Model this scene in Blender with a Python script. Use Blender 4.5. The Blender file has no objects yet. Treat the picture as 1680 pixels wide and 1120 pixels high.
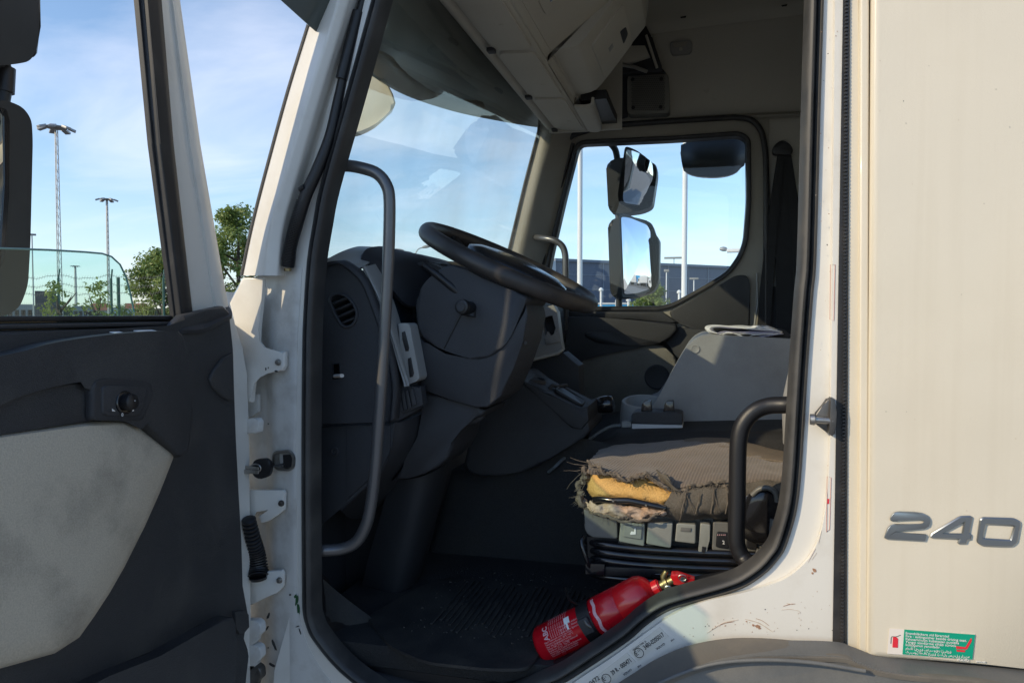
import bpy, bmesh, math, random
from mathutils import Vector, Matrix, noise
from mathutils.geometry import delaunay_2d_cdt
random.seed(7)
R = math.radians
scene = bpy.context.scene
COL = scene.collection

# ------------------------------------------------------------------ camera, sky, sun, exposure
H = 1.80                                   # eye height above the ground
CAM = Vector((0.0, -1.4, H))
cd = bpy.data.cameras.new('camera')
cam = bpy.data.objects.new('camera', cd); COL.objects.link(cam)
cd.sensor_width = 36.0; cd.lens = 26.0
cd.clip_start = 0.05; cd.clip_end = 4000
cam.location = CAM
cam.rotation_euler = (R(90 - 2.12), 0, R(14.34))
scene.camera = cam

SUN_EL, SUN_AZ = R(26), R(41)              # azimuth measured from -X (front of the truck) towards -Y (camera side)
sun_dir = Vector((-math.cos(SUN_AZ)*math.cos(SUN_EL), -math.sin(SUN_AZ)*math.cos(SUN_EL), math.sin(SUN_EL)))
w = bpy.data.worlds.new('World'); scene.world = w; w.use_nodes = True
nt = w.node_tree; nt.nodes.clear()
def N(t, **k):
    n = nt.nodes.new(t)
    for a, v in k.items(): setattr(n, a, v)
    return n
out = N('ShaderNodeOutputWorld'); bg = N('ShaderNodeBackground'); sky = N('ShaderNodeTexSky')
sky.sky_type = 'NISHITA'; sky.sun_disc = False
sky.sun_elevation = SUN_EL
sky.sun_rotation = math.atan2(sun_dir.x, sun_dir.y)
sky.air_density = 1.0; sky.dust_density = 0.25; sky.ozone_density = 3.0; sky.altitude = 0
tc = N('ShaderNodeTexCoord')
sep = N('ShaderNodeSeparateXYZ'); nt.links.new(tc.outputs['Generated'], sep.inputs[0])
# project the view direction on a flat cloud deck so wisps flatten towards the horizon
zz = N('ShaderNodeMath', operation='MAXIMUM'); nt.links.new(sep.outputs['Z'], zz.inputs[0]); zz.inputs[1].default_value = 0.0
za = N('ShaderNodeMath', operation='ADD'); nt.links.new(zz.outputs[0], za.inputs[0]); za.inputs[1].default_value = 0.16
dv = N('ShaderNodeVectorMath', operation='DIVIDE'); nt.links.new(tc.outputs['Generated'], dv.inputs[0])
cmb = N('ShaderNodeCombineXYZ')
for i in range(3): nt.links.new(za.outputs[0], cmb.inputs[i])
nt.links.new(cmb.outputs[0], dv.inputs[1])
mp = N('ShaderNodeMapping'); nt.links.new(dv.outputs[0], mp.inputs[0])
mp.inputs['Rotation'].default_value = (0, 0, R(35)); mp.inputs['Scale'].default_value = (0.55, 1.15, 0.5); mp.inputs['Location'].default_value = (3.2, 1.4, 0)
n1 = N('ShaderNodeTexNoise'); nt.links.new(mp.outputs[0], n1.inputs['Vector'])
n1.inputs['Scale'].default_value = 1.1; n1.inputs['Detail'].default_value = 9; n1.inputs['Roughness'].default_value = 0.56; n1.inputs['Distortion'].default_value = 0.5
rp = N('ShaderNodeValToRGB'); nt.links.new(n1.outputs['Fac'], rp.inputs[0])
rp.color_ramp.elements[0].position = 0.47; rp.color_ramp.elements[0].color = (0, 0, 0, 1)
rp.color_ramp.elements[1].position = 0.80; rp.color_ramp.elements[1].color = (0.56, 0.56, 0.56, 1)
mxs = N('ShaderNodeMixRGB'); nt.links.new(rp.outputs[0], mxs.inputs[0]); nt.links.new(sky.outputs[0], mxs.inputs[1])
mxs.inputs[2].default_value = (6.3, 6.3, 6.9, 1)
# pale summer air low down, all the way round
hz = N('ShaderNodeMath', operation='MULTIPLY'); nt.links.new(zz.outputs[0], hz.inputs[0]); hz.inputs[1].default_value = -6.5
he = N('ShaderNodeMath', operation='EXPONENT'); nt.links.new(hz.outputs[0], he.inputs[0])
hm = N('ShaderNodeMath', operation='MULTIPLY'); nt.links.new(he.outputs[0], hm.inputs[0]); hm.inputs[1].default_value = 0.42
mxh = N('ShaderNodeMixRGB'); nt.links.new(hm.outputs[0], mxh.inputs[0]); nt.links.new(mxs.outputs[0], mxh.inputs[1]); mxh.inputs[2].default_value = (3.3, 3.95, 5.2, 1)
nt.links.new(mxh.outputs[0], bg.inputs[0]); bg.inputs[1].default_value = 0.15
nt.links.new(bg.outputs[0], out.inputs[0])
sl = bpy.data.lights.new('sun', 'SUN'); so = bpy.data.objects.new('sun', sl); COL.objects.link(so)
sl.energy = 2.5; sl.angle = R(0.5); sl.color = (1.0, 0.82, 0.55)
so.rotation_euler = sun_dir.to_track_quat('Z', 'Y').to_euler(); so.location = (-6, -6, 9)
vs = scene.view_settings
vs.view_transform = 'Standard'; vs.look = 'None'; vs.gamma = 1.0; vs.exposure = 0.50; vs.use_curve_mapping = False
cy = scene.cycles
cy.max_bounces = 10; cy.diffuse_bounces = 6; cy.glossy_bounces = 4; cy.transmission_bounces = 6; cy.transparent_max_bounces = 24
cy.use_denoising = True; cy.sample_clamp_indirect = 6.0; cy.caustics_reflective = False

# ------------------------------------------------------------------ laying out: photo point -> place at a known distance
CM = cam.rotation_euler.to_matrix()
F = 1680 * 26.0 / 36.0
def ray(x, y): return CM @ Vector(((x - 840) / F, -(y - 560) / F, -1.0))
def P(x, y, Y):
    d = ray(x, y); return CAM + d * ((Y - CAM.y) / d.y)
def PX(x, y, X):
    d = ray(x, y); return CAM + d * ((X - CAM.x) / d.x)
def PZ(x, y, Z):
    d = ray(x, y); return CAM + d * ((Z - CAM.z) / d.z)
def PD(x, y, dist):
    d = ray(x, y); return CAM + d * (dist / math.hypot(d.x, d.y))
def PL(pts, Y): return [P(p[0], p[1], p[2] if len(p) > 2 else Y) for p in pts]
def PXL(pts, X): return [PX(p[0], p[1], p[2] if len(p) > 2 else X) for p in pts]

def cr(pts, n=6, closed=False):
    """Catmull-Rom through points (tuples or vectors)."""
    v = [Vector(p) for p in pts]; o = []; m = len(v)
    for i in range(m if closed else m - 1):
        a = v[(i-1) % m] if (closed or i > 0) else v[0]*2 - v[1]
        b = v[i]; c = v[(i+1) % m]
        d = v[(i+2) % m] if (closed or i + 2 < m) else v[-1]*2 - v[-2]
        for k in range(n):
            t = k / n
            o.append(0.5*((2*b) + (c-a)*t + (2*a-5*b+4*c-d)*t*t + (3*b-a-3*c+d)*t**3))
    if not closed: o.append(v[-1].copy())
    return o
def fillet(pts, r, n=4, closed=True):
    """round the corners of a polyline (any dimension)."""
    v = [Vector(p) for p in pts]; m = len(v); o = []
    for i in range(m):
        if not closed and i in (0, m-1): o.append(v[i]); continue
        a, b, c = v[i-1], v[i], v[(i+1) % m]
        l1, l2 = (a-b).length, (c-b).length
        q = min(r, l1*0.45, l2*0.45)
        p0 = b + (a-b)*(q/l1); p2 = b + (c-b)*(q/l2)
        for k in range(n+1):
            t = k/n; o.append(p0*(1-t)**2 + b*2*t*(1-t) + p2*t*t)
    return o

# ------------------------------------------------------------------ mesh building
WP = {}                                    # world origin of every object
def link(o, parent=None, loc=(0, 0, 0)):
    COL.objects.link(o); loc = Vector(loc); WP[o.name] = loc
    if parent is not None:
        o.parent = parent; o.location = loc - WP[parent.name]
    else: o.location = loc
    return o
def empty(name, loc, label=None, cat=None, group=None):
    o = bpy.data.objects.new(name, None); o.empty_display_size = 0.1
    link(o, None, loc); return tag(o, label, cat, group)
def tag(o, label=None, cat=None, group=None, kind=None):
    if label: o['label'] = label
    if cat: o['category'] = cat
    if group: o['group'] = group
    if kind: o['kind'] = kind
    return o
def mk(name, verts, faces, mat, parent=None, ang=35, origin=None, recalc=False):
    verts = [Vector(v) for v in verts]
    if origin is None:
        lo = Vector((min(v[i] for v in verts) for i in range(3))); hi = Vector((max(v[i] for v in verts) for i in range(3)))
        origin = (lo + hi) / 2
        if parent is None: origin.z = lo.z
    me = bpy.data.meshes.new(name)
    me.from_pydata([v - origin for v in verts], [], faces); me.validate()
    if recalc:
        bm = bmesh.new(); bm.from_mesh(me); bmesh.ops.recalc_face_normals(bm, faces=bm.faces); bm.to_mesh(me); bm.free()
    if isinstance(mat, (list, tuple)):
        for m in mat: me.materials.append(m)
    else: me.materials.append(mat)
    if ang:
        me.polygons.foreach_set('use_smooth', [True]*len(me.polygons)); me.set_sharp_from_angle(angle=R(ang))
    return link(bpy.data.objects.new(name, me), parent, origin)
def bmk(name, bm, mat, parent=None, ang=35, origin=None):
    bmesh.ops.recalc_face_normals(bm, faces=bm.faces)
    bm.verts.index_update()
    v = [x.co.copy() for x in bm.verts]; f = [[y.index for y in x.verts] for x in bm.faces]
    bm.free(); return mk(name, v, f, mat, parent, ang, origin)
def area_normal(p):
    n = Vector()
    for i in range(len(p)):
        a, b = p[i-1], p[i]; n += a.cross(b)
    return n.normalized()
def slab_bm(bm, pts, ext, bev=0.0, segs=2):
    """solid from an outline pushed along ext; rounded front edge."""
    pts = [Vector(p) for p in pts]; ext = Vector(ext)
    a = [bm.verts.new(p) for p in pts]; b = [bm.verts.new(p + ext) for p in pts]; n = len(pts)
    f = bm.faces.new(a); bm.faces.new(list(reversed(b)))
    for i in range(n): bm.faces.new((a[i], b[i], b[(i+1) % n], a[(i+1) % n]))
    if bev > 0:
        bmesh.ops.bevel(bm, geom=list(f.edges), offset=bev, segments=segs, affect='EDGES', profile=0.6, clamp_overlap=True)
def slab(name, pts, ext, mat, parent=None, bev=0.0, segs=2, ang=40):
    bm = bmesh.new(); slab_bm(bm, pts, ext, bev, segs)
    return bmk(name, bm, mat, parent, ang)
def ys(name, px, Y, t, mat, parent=None, bev=0.0, rnd=0, segs=2, ang=40, n=4):
    """slab in the plane y = Y (side-on), t thick away from the camera."""
    if rnd: px = [tuple(p) for p in fillet([(p[0], p[1]) + ((p[2],) if len(p) > 2 else ()) for p in px], rnd, n)]
    return slab(name, PL(px, Y), (0, t, 0), mat, parent, bev, segs, ang)
def xs(name, px, X, t, mat, parent=None, bev=0.0, rnd=0, segs=2, ang=40, n=4):
    if rnd: px = [tuple(p) for p in fillet([(p[0], p[1]) for p in px], rnd, n)]
    return slab(name, PXL(px, X), (-t, 0, 0), mat, parent, bev, segs, ang)
def plate(name, outer, holes, ext, mat, parent=None, ang=40):
    """flat plate with holes: outer / holes are coplanar 3D loops."""
    nrm = area_normal(outer); o = outer[0]
    ux = (outer[1]-outer[0]).normalized(); uy = nrm.cross(ux)
    loops = [outer] + holes; p2 = []; ed = []; p3 = []
    for L in loops:
        s = len(p2)
        for q in L: p2.append(((q-o).dot(ux), (q-o).dot(uy))); p3.append(q)
        ed += [(s+i, s+(i+1) % len(L)) for i in range(len(L))]
    vs_, es_, fs_, ov, oe, of = delaunay_2d_cdt([Vector(p) for p in p2], ed, [], 0, 1e-6)
    rings = []; k = 0
    for L in loops: rings.append(p2[k:k+len(L)]); k += len(L)
    def pin(pt, ring):
        x, y = pt; c = False
        for i in range(len(ring)):
            (x1, y1), (x2, y2) = ring[i-1], ring[i]
            if (y1 > y) != (y2 > y) and x < (x2-x1)*(y-y1)/(y2-y1)+x1: c = not c
        return c
    def keep(f):
        c = sum((vs_[i] for i in f), Vector((0, 0)))/len(f)
        return pin(c, rings[0]) and not any(pin(c, r) for r in rings[1:])
    fs_ = [f for f in fs_ if keep(f)]
    V = [o + ux*v.x + uy*v.y for v in vs_]; n = len(V); ext = Vector(ext)
    faces = [tuple(f) for f in fs_] + [tuple(n+i for i in reversed(f)) for f in fs_]
    V2 = V + [v + ext for v in V]
    from collections import Counter
    cnt = Counter()
    for f in fs_:
        for i in range(len(f)): cnt[tuple(sorted((f[i], f[(i+1) % len(f)])))] += 1
    for (a, b), c in cnt.items():
        if c == 1: faces.append((a, b, n+b, n+a))
    return mk(name, V2, faces, mat, parent, ang, recalc=True)
def grid(name, rows, mat, parent=None, up=(4, 4), thick=0.0, ang=60, closed=False, fn=None):
    """smooth sheet through rows of points; thick gives it a back."""
    rows = [cr(r, up[1]) for r in rows]
    cols = [cr([r[j] for r in rows], up[0], closed) for j in range(len(rows[0]))]
    nr, nc = len(cols[0]), len(cols)
    V = [cols[j][i] for i in range(nr) for j in range(nc)]
    if fn: V = [fn(v, i//nc/(nr-1), (i % nc)/(nc-1)) for i, v in enumerate(V)]
    Fc = []
    for i in range(nr if closed else nr-1):
        for j in range(nc-1):
            a = i*nc+j; b = ((i+1) % nr)*nc+j; Fc.append((a, a+1, b+1, b))
    if thick:
        # normals per vertex, pushed to the far side from the camera
        NV = [Vector() for _ in V]
        for f in Fc:
            nn = (V[f[1]]-V[f[0]]).cross(V[f[3]]-V[f[0]])
            if nn.length < 1e-12: nn = (V[f[2]]-V[f[1]]).cross(V[f[3]]-V[f[2]])
            for k in f: NV[k] += nn
        cen = V[len(V)//2]; s = 1 if sum(n.dot(v-CAM) for n, v in zip(NV, V)) > 0 else -1
        n0 = len(V)
        V = V + [v + (n.normalized() if n.length else Vector((0, 1, 0)))*s*thick for v, n in zip(V, NV)]
        back = [tuple(n0+k for k in reversed(f)) for f in Fc]
        from collections import Counter
        cnt = Counter()
        for f in Fc:
            for k in range(4): cnt[tuple(sorted((f[k], f[(k+1) % 4])))] += 1
        Fc = Fc + back + [(a, b, n0+b, n0+a) for (a, b), c in cnt.items() if c == 1 and a != b]
    return mk(name, V, Fc, mat, parent, ang, recalc=True)
def tube_bm(bm, path, rad, seg=12, closed=False, cap=True, flat=1.0):
    path = [Vector(p) for p in path]; n = len(path); rings = []; up = None
    for i in range(n):
        t = (path[(i+1) % n]-path[i-1]) if (closed or 0 < i < n-1) else (path[1]-path[0] if i == 0 else path[-1]-path[-2])
        if t.length < 1e-9: t = Vector((0, 0, 1))
        t.normalize()
        if up is None:
            up = Vector((0, 0, 1)) if abs(t.z) < 0.9 else Vector((0, 1, 0))
        up = (up - t*up.dot(t)).normalized(); s = t.cross(up)
        r = rad[i] if isinstance(rad, (list, tuple)) else rad
        rings.append([bm.verts.new(path[i] + (up*math.cos(a)*flat + s*math.sin(a))*r) for a in (2*math.pi*k/seg for k in range(seg))])
    for i in range(n if closed else n-1):
        A, B = rings[i], rings[(i+1) % n]
        for k in range(seg): bm.faces.new((A[k], A[(k+1) % seg], B[(k+1) % seg], B[k]))
    if cap and not closed: bm.faces.new(list(reversed(rings[0]))); bm.faces.new(rings[-1])
def tube(name, path, rad, mat, parent=None, seg=12, closed=False, flat=1.0, ang=50):
    bm = bmesh.new(); tube_bm(bm, path, rad, seg, closed, True, flat); return bmk(name, bm, mat, parent, ang)
def lathe_bm(bm, o, axis, prof, seg=24):
    """prof: (distance along axis, radius)."""
    o = Vector(o); ax = Vector(axis).normalized(); u = ax.orthogonal().normalized(); v = ax.cross(u); rings = []
    for t, r in prof:
        c = o + ax*t
        rings.append([bm.verts.new(c)] if r < 1e-6 else [bm.verts.new(c + (u*math.cos(a)+v*math.sin(a))*r) for a in (2*math.pi*k/seg for k in range(seg))])
    for A, B in zip(rings, rings[1:]):
        if len(A) == 1 and len(B) == 1: continue
        for k in range(seg):
            if len(A) == 1: bm.faces.new((A[0], B[(k+1) % seg], B[k]))
            elif len(B) == 1: bm.faces.new((A[k], A[(k+1) % seg], B[0]))
            else: bm.faces.new((A[k], A[(k+1) % seg], B[(k+1) % seg], B[k]))
    for Rg, rv in ((rings[0], True), (rings[-1], False)):
        if len(Rg) > 1: bm.faces.new(list(reversed(Rg)) if rv else Rg)
def lathe(name, o, axis, prof, mat, parent=None, seg=24, ang=40):
    bm = bmesh.new(); lathe_bm(bm, o, axis, prof, seg); return bmk(name, bm, mat, parent, ang)
def box_bm(bm, c, ax, ay, az, bev=0.0, segs=2):
    """box: centre and three half-axis vectors."""
    c, ax, ay, az = map(Vector, (c, ax, ay, az)); vs_ = {}
    for i in (-1, 1):
        for j in (-1, 1):
            for k in (-1, 1): vs_[i, j, k] = bm.verts.new(c + ax*i + ay*j + az*k)
    q = [((-1,-1,-1),(-1,-1,1),(-1,1,1),(-1,1,-1)), ((1,-1,-1),(1,1,-1),(1,1,1),(1,-1,1)), ((-1,-1,-1),(1,-1,-1),(1,-1,1),(-1,-1,1)),
         ((-1,1,-1),(-1,1,1),(1,1,1),(1,1,-1)), ((-1,-1,-1),(-1,1,-1),(1,1,-1),(1,-1,-1)), ((-1,-1,1),(1,-1,1),(1,1,1),(-1,1,1))]
    fs = [bm.faces.new([vs_[k] for k in f]) for f in q]
    if bev: bmesh.ops.bevel(bm, geom=list({e for f in fs for e in f.edges}), offset=bev, segments=segs, affect='EDGES', profile=0.6)
def box(name, c, ax, ay, az, mat, parent=None, bev=0.0, segs=2, ang=40):
    bm = bmesh.new(); box_bm(bm, c, ax, ay, az, bev, segs); return bmk(name, bm, mat, parent, ang)
def abox(name, lo, hi, mat, parent=None, bev=0.0, segs=2):
    lo, hi = Vector(lo), Vector(hi); h = (hi-lo)/2
    return box(name, (lo+hi)/2, (h.x, 0, 0), (0, h.y, 0), (0, 0, h.z), mat, parent, bev, segs)
def sweep(name, path, nrm, prof, mat, parent=None, closed=True, ang=40, inside=1):
    """run a section (a towards the inside of the loop, b along nrm) round a flat path."""
    path = [Vector(p) for p in path]; nrm = Vector(nrm).normalized(); n = len(path)
    A = Vector()
    for i in range(n): A += path[i-1].cross(path[i])
    sgn = (1 if A.dot(nrm) > 0 else -1)*inside
    V = []; m = len(prof)
    for i in range(n):
        t = (path[(i+1) % n]-path[i-1]) if (closed or 0 < i < n-1) else (path[1]-path[0] if i == 0 else path[-1]-path[-2])
        t.normalize(); s = nrm.cross(t)*sgn
        for a, b in prof: V.append(path[i] + s*a + nrm*b)
    Fc = []
    for i in range(n if closed else n-1):
        for k in range(m-1):
            a = i*m+k; b = ((i+1) % n)*m+k; Fc.append((a, a+1, b+1, b))
    return mk(name, V, Fc, mat, parent, ang, recalc=True)
def text_mesh(s, size, extrude=0.0003, align='LEFT', shear=0.0, offset=0.0):
    c = bpy.data.curves.new('lettering', 'FONT'); c.body = s; c.size = size; c.extrude = extrude; c.align_x = align
    c.resolution_u = 3; c.shear = shear; c.offset = offset
    o = bpy.data.objects.new('lettering', c); COL.objects.link(o)
    dg = bpy.context.evaluated_depsgraph_get(); me = bpy.data.meshes.new_from_object(o.evaluated_get(dg))
    V = [v.co.copy() for v in me.vertices]; Fc = [tuple(p.vertices) for p in me.polygons]
    bpy.data.objects.remove(o); bpy.data.curves.remove(c); bpy.data.meshes.remove(me)
    return V, Fc
def text_on(name, items, o, ux, nrm, mat, parent=None):
    """items: (string, x, y, size[, align, offset, width]) laid on a plane with origin o, baseline ux, facing nrm; one printed text."""
    ux = Vector(ux).normalized(); nrm = Vector(nrm).normalized(); uy = nrm.cross(ux); V = []; Fc = []
    for it in items:
        s, x, y, sz = it[:4]; al = it[4] if len(it) > 4 else 'LEFT'
        v, f = text_mesh(s, sz, 0.00025, al, 0, it[5] if len(it) > 5 else 0); k = len(V)
        if len(it) > 6: q = it[6]/max(p.x for p in v); v = [Vector((p.x*q, p.y, p.z)) for p in v]
        V += [o + ux*(x+p.x) + uy*(y+p.y) + nrm*(p.z+0.0003) for p in v]; Fc += [tuple(k+i for i in q) for q in f]
    return mk(name, V, Fc, mat, parent, 0)

# ------------------------------------------------------------------ materials
def material(name, col, rough=0.5, metal=0.0, bump=0.0, bscale=200.0, var=0.0, vscale=6.0, vcol=None, spec=0.5, coat=0.0, btype='noise', alpha=None, streak=0.0, wave=0.0, vmin=0.45, vmax=0.75, fine=0.0, sheen=0.0):
    m = bpy.data.materials.new(name); m.use_nodes = True; t = m.node_tree; n = t.nodes; L = t.links
    b = n['Principled BSDF']; b.inputs['Roughness'].default_value = rough; b.inputs['Metallic'].default_value = metal
    b.inputs['Specular IOR Level'].default_value = spec; b.inputs['Coat Weight'].default_value = coat; b.inputs['Coat Roughness'].default_value = 0.08
    if sheen: b.inputs['Sheen Weight'].default_value = sheen
    b.inputs['Base Color'].default_value = (*col, 1)
    tcn = n.new('ShaderNodeTexCoord')
    last = None
    if var:
        vc = vcol or tuple(c*0.55 for c in col)
        nz = n.new('ShaderNodeTexNoise'); nz.inputs['Scale'].default_value = vscale; nz.inputs['Detail'].default_value = 7; nz.inputs['Roughness'].default_value = 0.62
        L.new(tcn.outputs['Object'], nz.inputs['Vector'])
        r = n.new('ShaderNodeValToRGB'); r.color_ramp.elements[0].position = vmin; r.color_ramp.elements[1].position = vmax
        r.color_ramp.elements[1].color = (var, var, var, 1); L.new(nz.outputs['Fac'], r.inputs[0])
        mx = n.new('ShaderNodeMixRGB'); L.new(r.outputs[0], mx.inputs[0]); mx.inputs[1].default_value = (*col, 1); mx.inputs[2].default_value = (*vc, 1)
        last = mx.outputs[0]
        ra = n.new('ShaderNodeMath'); ra.operation = 'MULTIPLY_ADD'; L.new(r.outputs[0], ra.inputs[0]); ra.inputs[1].default_value = 0.25; ra.inputs[2].default_value = rough
        L.new(ra.outputs[0], b.inputs['Roughness'])
    if fine:
        n2 = n.new('ShaderNodeTexNoise'); n2.inputs['Scale'].default_value = 420; n2.inputs['Detail'].default_value = 2
        L.new(tcn.outputs['Object'], n2.inputs['Vector'])
        r2 = n.new('ShaderNodeValToRGB'); r2.color_ramp.elements[0].position = 0.3; r2.color_ramp.elements[1].position = 0.7
        r2.color_ramp.elements[0].color = (1-fine, 1-fine, 1-fine, 1); L.new(n2.outputs['Fac'], r2.inputs[0])
        m2 = n.new('ShaderNodeMixRGB'); m2.blend_type = 'MULTIPLY'; m2.inputs[0].default_value = 1
        if last: L.new(last, m2.inputs[1])
        else: m2.inputs[1].default_value = (*col, 1)
        L.new(r2.outputs[0], m2.inputs[2]); last = m2.outputs[0]
    if streak:
        mp_ = n.new('ShaderNodeMapping'); mp_.inputs['Scale'].default_value = (55, 55, 1.6); L.new(tcn.outputs['Object'], mp_.inputs[0])
        n3 = n.new('ShaderNodeTexNoise'); n3.inputs['Scale'].default_value = 1; n3.inputs['Detail'].default_value = 5; L.new(mp_.outputs[0], n3.inputs['Vector'])
        r3 = n.new('ShaderNodeValToRGB'); r3.color_ramp.elements[0].position = 0.5; r3.color_ramp.elements[1].position = 0.8
        r3.color_ramp.elements[1].color = (1-streak, 1-streak*1.15, 1-streak*1.4, 1); r3.color_ramp.elements[0].color = (1, 1, 1, 1); L.new(n3.outputs['Fac'], r3.inputs[0])
        m3 = n.new('ShaderNodeMixRGB'); m3.blend_type = 'MULTIPLY'; m3.inputs[0].default_value = 1
        if last: L.new(last, m3.inputs[1])
        else: m3.inputs[1].default_value = (*col, 1)
        L.new(r3.outputs[0], m3.inputs[2]); last = m3.outputs[0]
    if last: L.new(last, b.inputs['Base Color'])
    if bump:
        if btype == 'voronoi':
            bt = n.new('ShaderNodeTexVoronoi'); bo = 'Distance'
        else:
            bt = n.new('ShaderNodeTexNoise'); bo = 'Fac'; bt.inputs['Detail'].default_value = 3
        bt.inputs['Scale'].default_value = bscale; L.new(tcn.outputs['Object'], bt.inputs['Vector'])
        bp = n.new('ShaderNodeBump'); bp.inputs['Strength'].default_value = bump; bp.inputs['Distance'].default_value = 0.002
        L.new(bt.outputs[bo], bp.inputs['Height']); L.new(bp.outputs[0], b.inputs['Normal'])
        if wave:
            n4 = n.new('ShaderNodeTexNoise'); n4.inputs['Scale'].default_value = 5; n4.inputs['Detail'].default_value = 1; L.new(tcn.outputs['Object'], n4.inputs['Vector'])
            b4 = n.new('ShaderNodeBump'); b4.inputs['Strength'].default_value = wave; b4.inputs['Distance'].default_value = 0.02
            L.new(n4.outputs['Fac'], b4.inputs['Height']); L.new(b4.outputs[0], bp.inputs['Normal'])
    return m
def glass_mat(name, tint=(0.93, 0.97, 0.96), refl=1.0, dust=0.0):
    m = bpy.data.materials.new(name); m.use_nodes = True; t = m.node_tree; n = t.nodes; n.clear()
    o = n.new('ShaderNodeOutputMaterial'); tr = n.new('ShaderNodeBsdfTransparent'); gl = n.new('ShaderNodeBsdfGlossy'); mx = n.new('ShaderNodeMixShader'); fr = n.new('ShaderNodeFresnel')
    tr.inputs[0].default_value = (*tint, 1); gl.inputs['Roughness'].default_value = 0.0; fr.inputs[0].default_value = 1.5
    mu = n.new('ShaderNodeMath'); mu.operation = 'MULTIPLY'; mu.inputs[1].default_value = refl
    if dust:
        df = n.new('ShaderNodeBsdfDiffuse'); df.inputs[0].default_value = (.6, .58, .54, 1); tl = n.new('ShaderNodeBsdfTranslucent'); tl.inputs[0].default_value = (.6, .58, .54, 1)
        ad = n.new('ShaderNodeMixShader'); t.links.new(df.outputs[0], ad.inputs[1]); t.links.new(tl.outputs[0], ad.inputs[2])
        tcn = n.new('ShaderNodeTexCoord'); no = n.new('ShaderNodeTexNoise'); no.inputs['Scale'].default_value = 3.5; no.inputs['Detail'].default_value = 8; t.links.new(tcn.outputs['Object'], no.inputs['Vector'])
        ra = n.new('ShaderNodeMapRange'); ra.inputs[1].default_value = .35; ra.inputs[2].default_value = .75; ra.inputs[3].default_value = dust*.3; ra.inputs[4].default_value = dust*1.6; t.links.new(no.outputs['Fac'], ra.inputs[0])
        md = n.new('ShaderNodeMixShader'); t.links.new(ra.outputs[0], md.inputs[0]); t.links.new(mx.outputs[0], md.inputs[1]); t.links.new(ad.outputs[0], md.inputs[2])
    ge = n.new('ShaderNodeNewGeometry'); iv = n.new('ShaderNodeMath'); iv.operation = 'SUBTRACT'; iv.inputs[0].default_value = refl
    t.links.new(ge.outputs['Backfacing'], iv.inputs[1]); cl = n.new('ShaderNodeMath'); cl.operation = 'MAXIMUM'; cl.inputs[1].default_value = 0; t.links.new(iv.outputs[0], cl.inputs[0]); t.links.new(cl.outputs[0], mu.inputs[1])
    t.links.new(fr.outputs[0], mu.inputs[0]); t.links.new(mu.outputs[0], mx.inputs[0]); t.links.new(tr.outputs[0], mx.inputs[1]); t.links.new(gl.outputs[0], mx.inputs[2]); t.links.new((md if dust else mx).outputs[0], o.inputs[0])
    return m
M = {}
M['white'] = material('white_paint', (0.73, 0.71, 0.66), 0.34, var=0.55, vscale=9, vcol=(0.50, 0.45, 0.37), vmin=0.50, vmax=0.86, coat=0.25, bump=0.05, bscale=600)
M['white2'] = material('cream_panel_paint', (0.69, 0.635, 0.525), 0.36, var=0.4, vscale=2.2, vcol=(0.60, 0.54, 0.43), coat=0.2, bump=0.16, bscale=420, streak=0.035, wave=0.25)
M['white_in'] = material('soiled_white_paint', (0.66, 0.65, 0.62), 0.42, var=0.8, vscale=13, vcol=(0.36, 0.33, 0.29), vmin=0.47, vmax=0.8, bump=0.1, bscale=300)
M['dark'] = material('charcoal_plastic', (0.042, 0.044, 0.050), 0.50, bump=0.35, bscale=750, btype='voronoi', var=0.5, vscale=5, vcol=(0.062, 0.062, 0.064), fine=0.25)
M['dash'] = material('grey_dash_plastic', (0.034, 0.036, 0.042), 0.55, bump=0.3, bscale=900, btype='voronoi', var=0.4, vscale=4, vcol=(0.047, 0.047, 0.049), fine=0.2)
M['door'] = material('scuffed_door_plastic', (0.040, 0.042, 0.047), 0.48, bump=0.4, bscale=800, btype='voronoi', var=0.9, vscale=7, vcol=(0.085, 0.083, 0.078), vmin=0.5, vmax=0.85, fine=0.3)
M['rubber'] = material('black_rubber', (0.022, 0.022, 0.024), 0.45, var=0.7, vscale=12, vcol=(0.075, 0.07, 0.065), vmin=0.5, vmax=0.85)
M['seal'] = material('door_seal_rubber', (0.035, 0.035, 0.036), 0.5, var=0.8, vscale=7, vcol=(0.11, 0.105, 0.095), vmin=0.45, vmax=0.8)
M['black'] = material('black_plastic', (0.013, 0.013, 0.015), 0.42, bump=0.2, bscale=500, fine=0.2)
M['gloss'] = material('gloss_black_plastic', (0.012, 0.012, 0.014), 0.16, coat=0.3)
M['mirrorbody'] = material('mirror_housing_plastic', (0.024, 0.028, 0.032), 0.45, spec=.35, var=0.6, vscale=9, vcol=(0.04, 0.04, 0.041), bump=0.1, bscale=400)
M['beige'] = material('beige_trim', (0.36, 0.335, 0.285), 0.62, bump=0.2, bscale=900, var=0.5, vscale=4, vcol=(0.27, 0.25, 0.21), fine=0.12)
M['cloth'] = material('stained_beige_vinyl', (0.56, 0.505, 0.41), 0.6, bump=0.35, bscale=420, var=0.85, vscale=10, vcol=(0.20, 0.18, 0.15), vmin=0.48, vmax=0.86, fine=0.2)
M['head'] = material('grey_beige_headliner', (0.56, 0.535, 0.475), 0.75, bump=0.15, bscale=700, var=0.4, vscale=3, vcol=(0.50, 0.475, 0.42), fine=0.1)
M['ltgrey'] = material('light_grey_plastic', (0.31, 0.31, 0.30), 0.5, bump=0.15, bscale=800, var=0.4, vscale=6, vcol=(0.24, 0.235, 0.22))
M['block'] = material('grey_console_plastic', (0.33, 0.335, 0.335), 0.55, bump=0.2, bscale=900, var=0.5, vscale=8, vcol=(0.21, 0.21, 0.205), fine=0.1)
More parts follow.
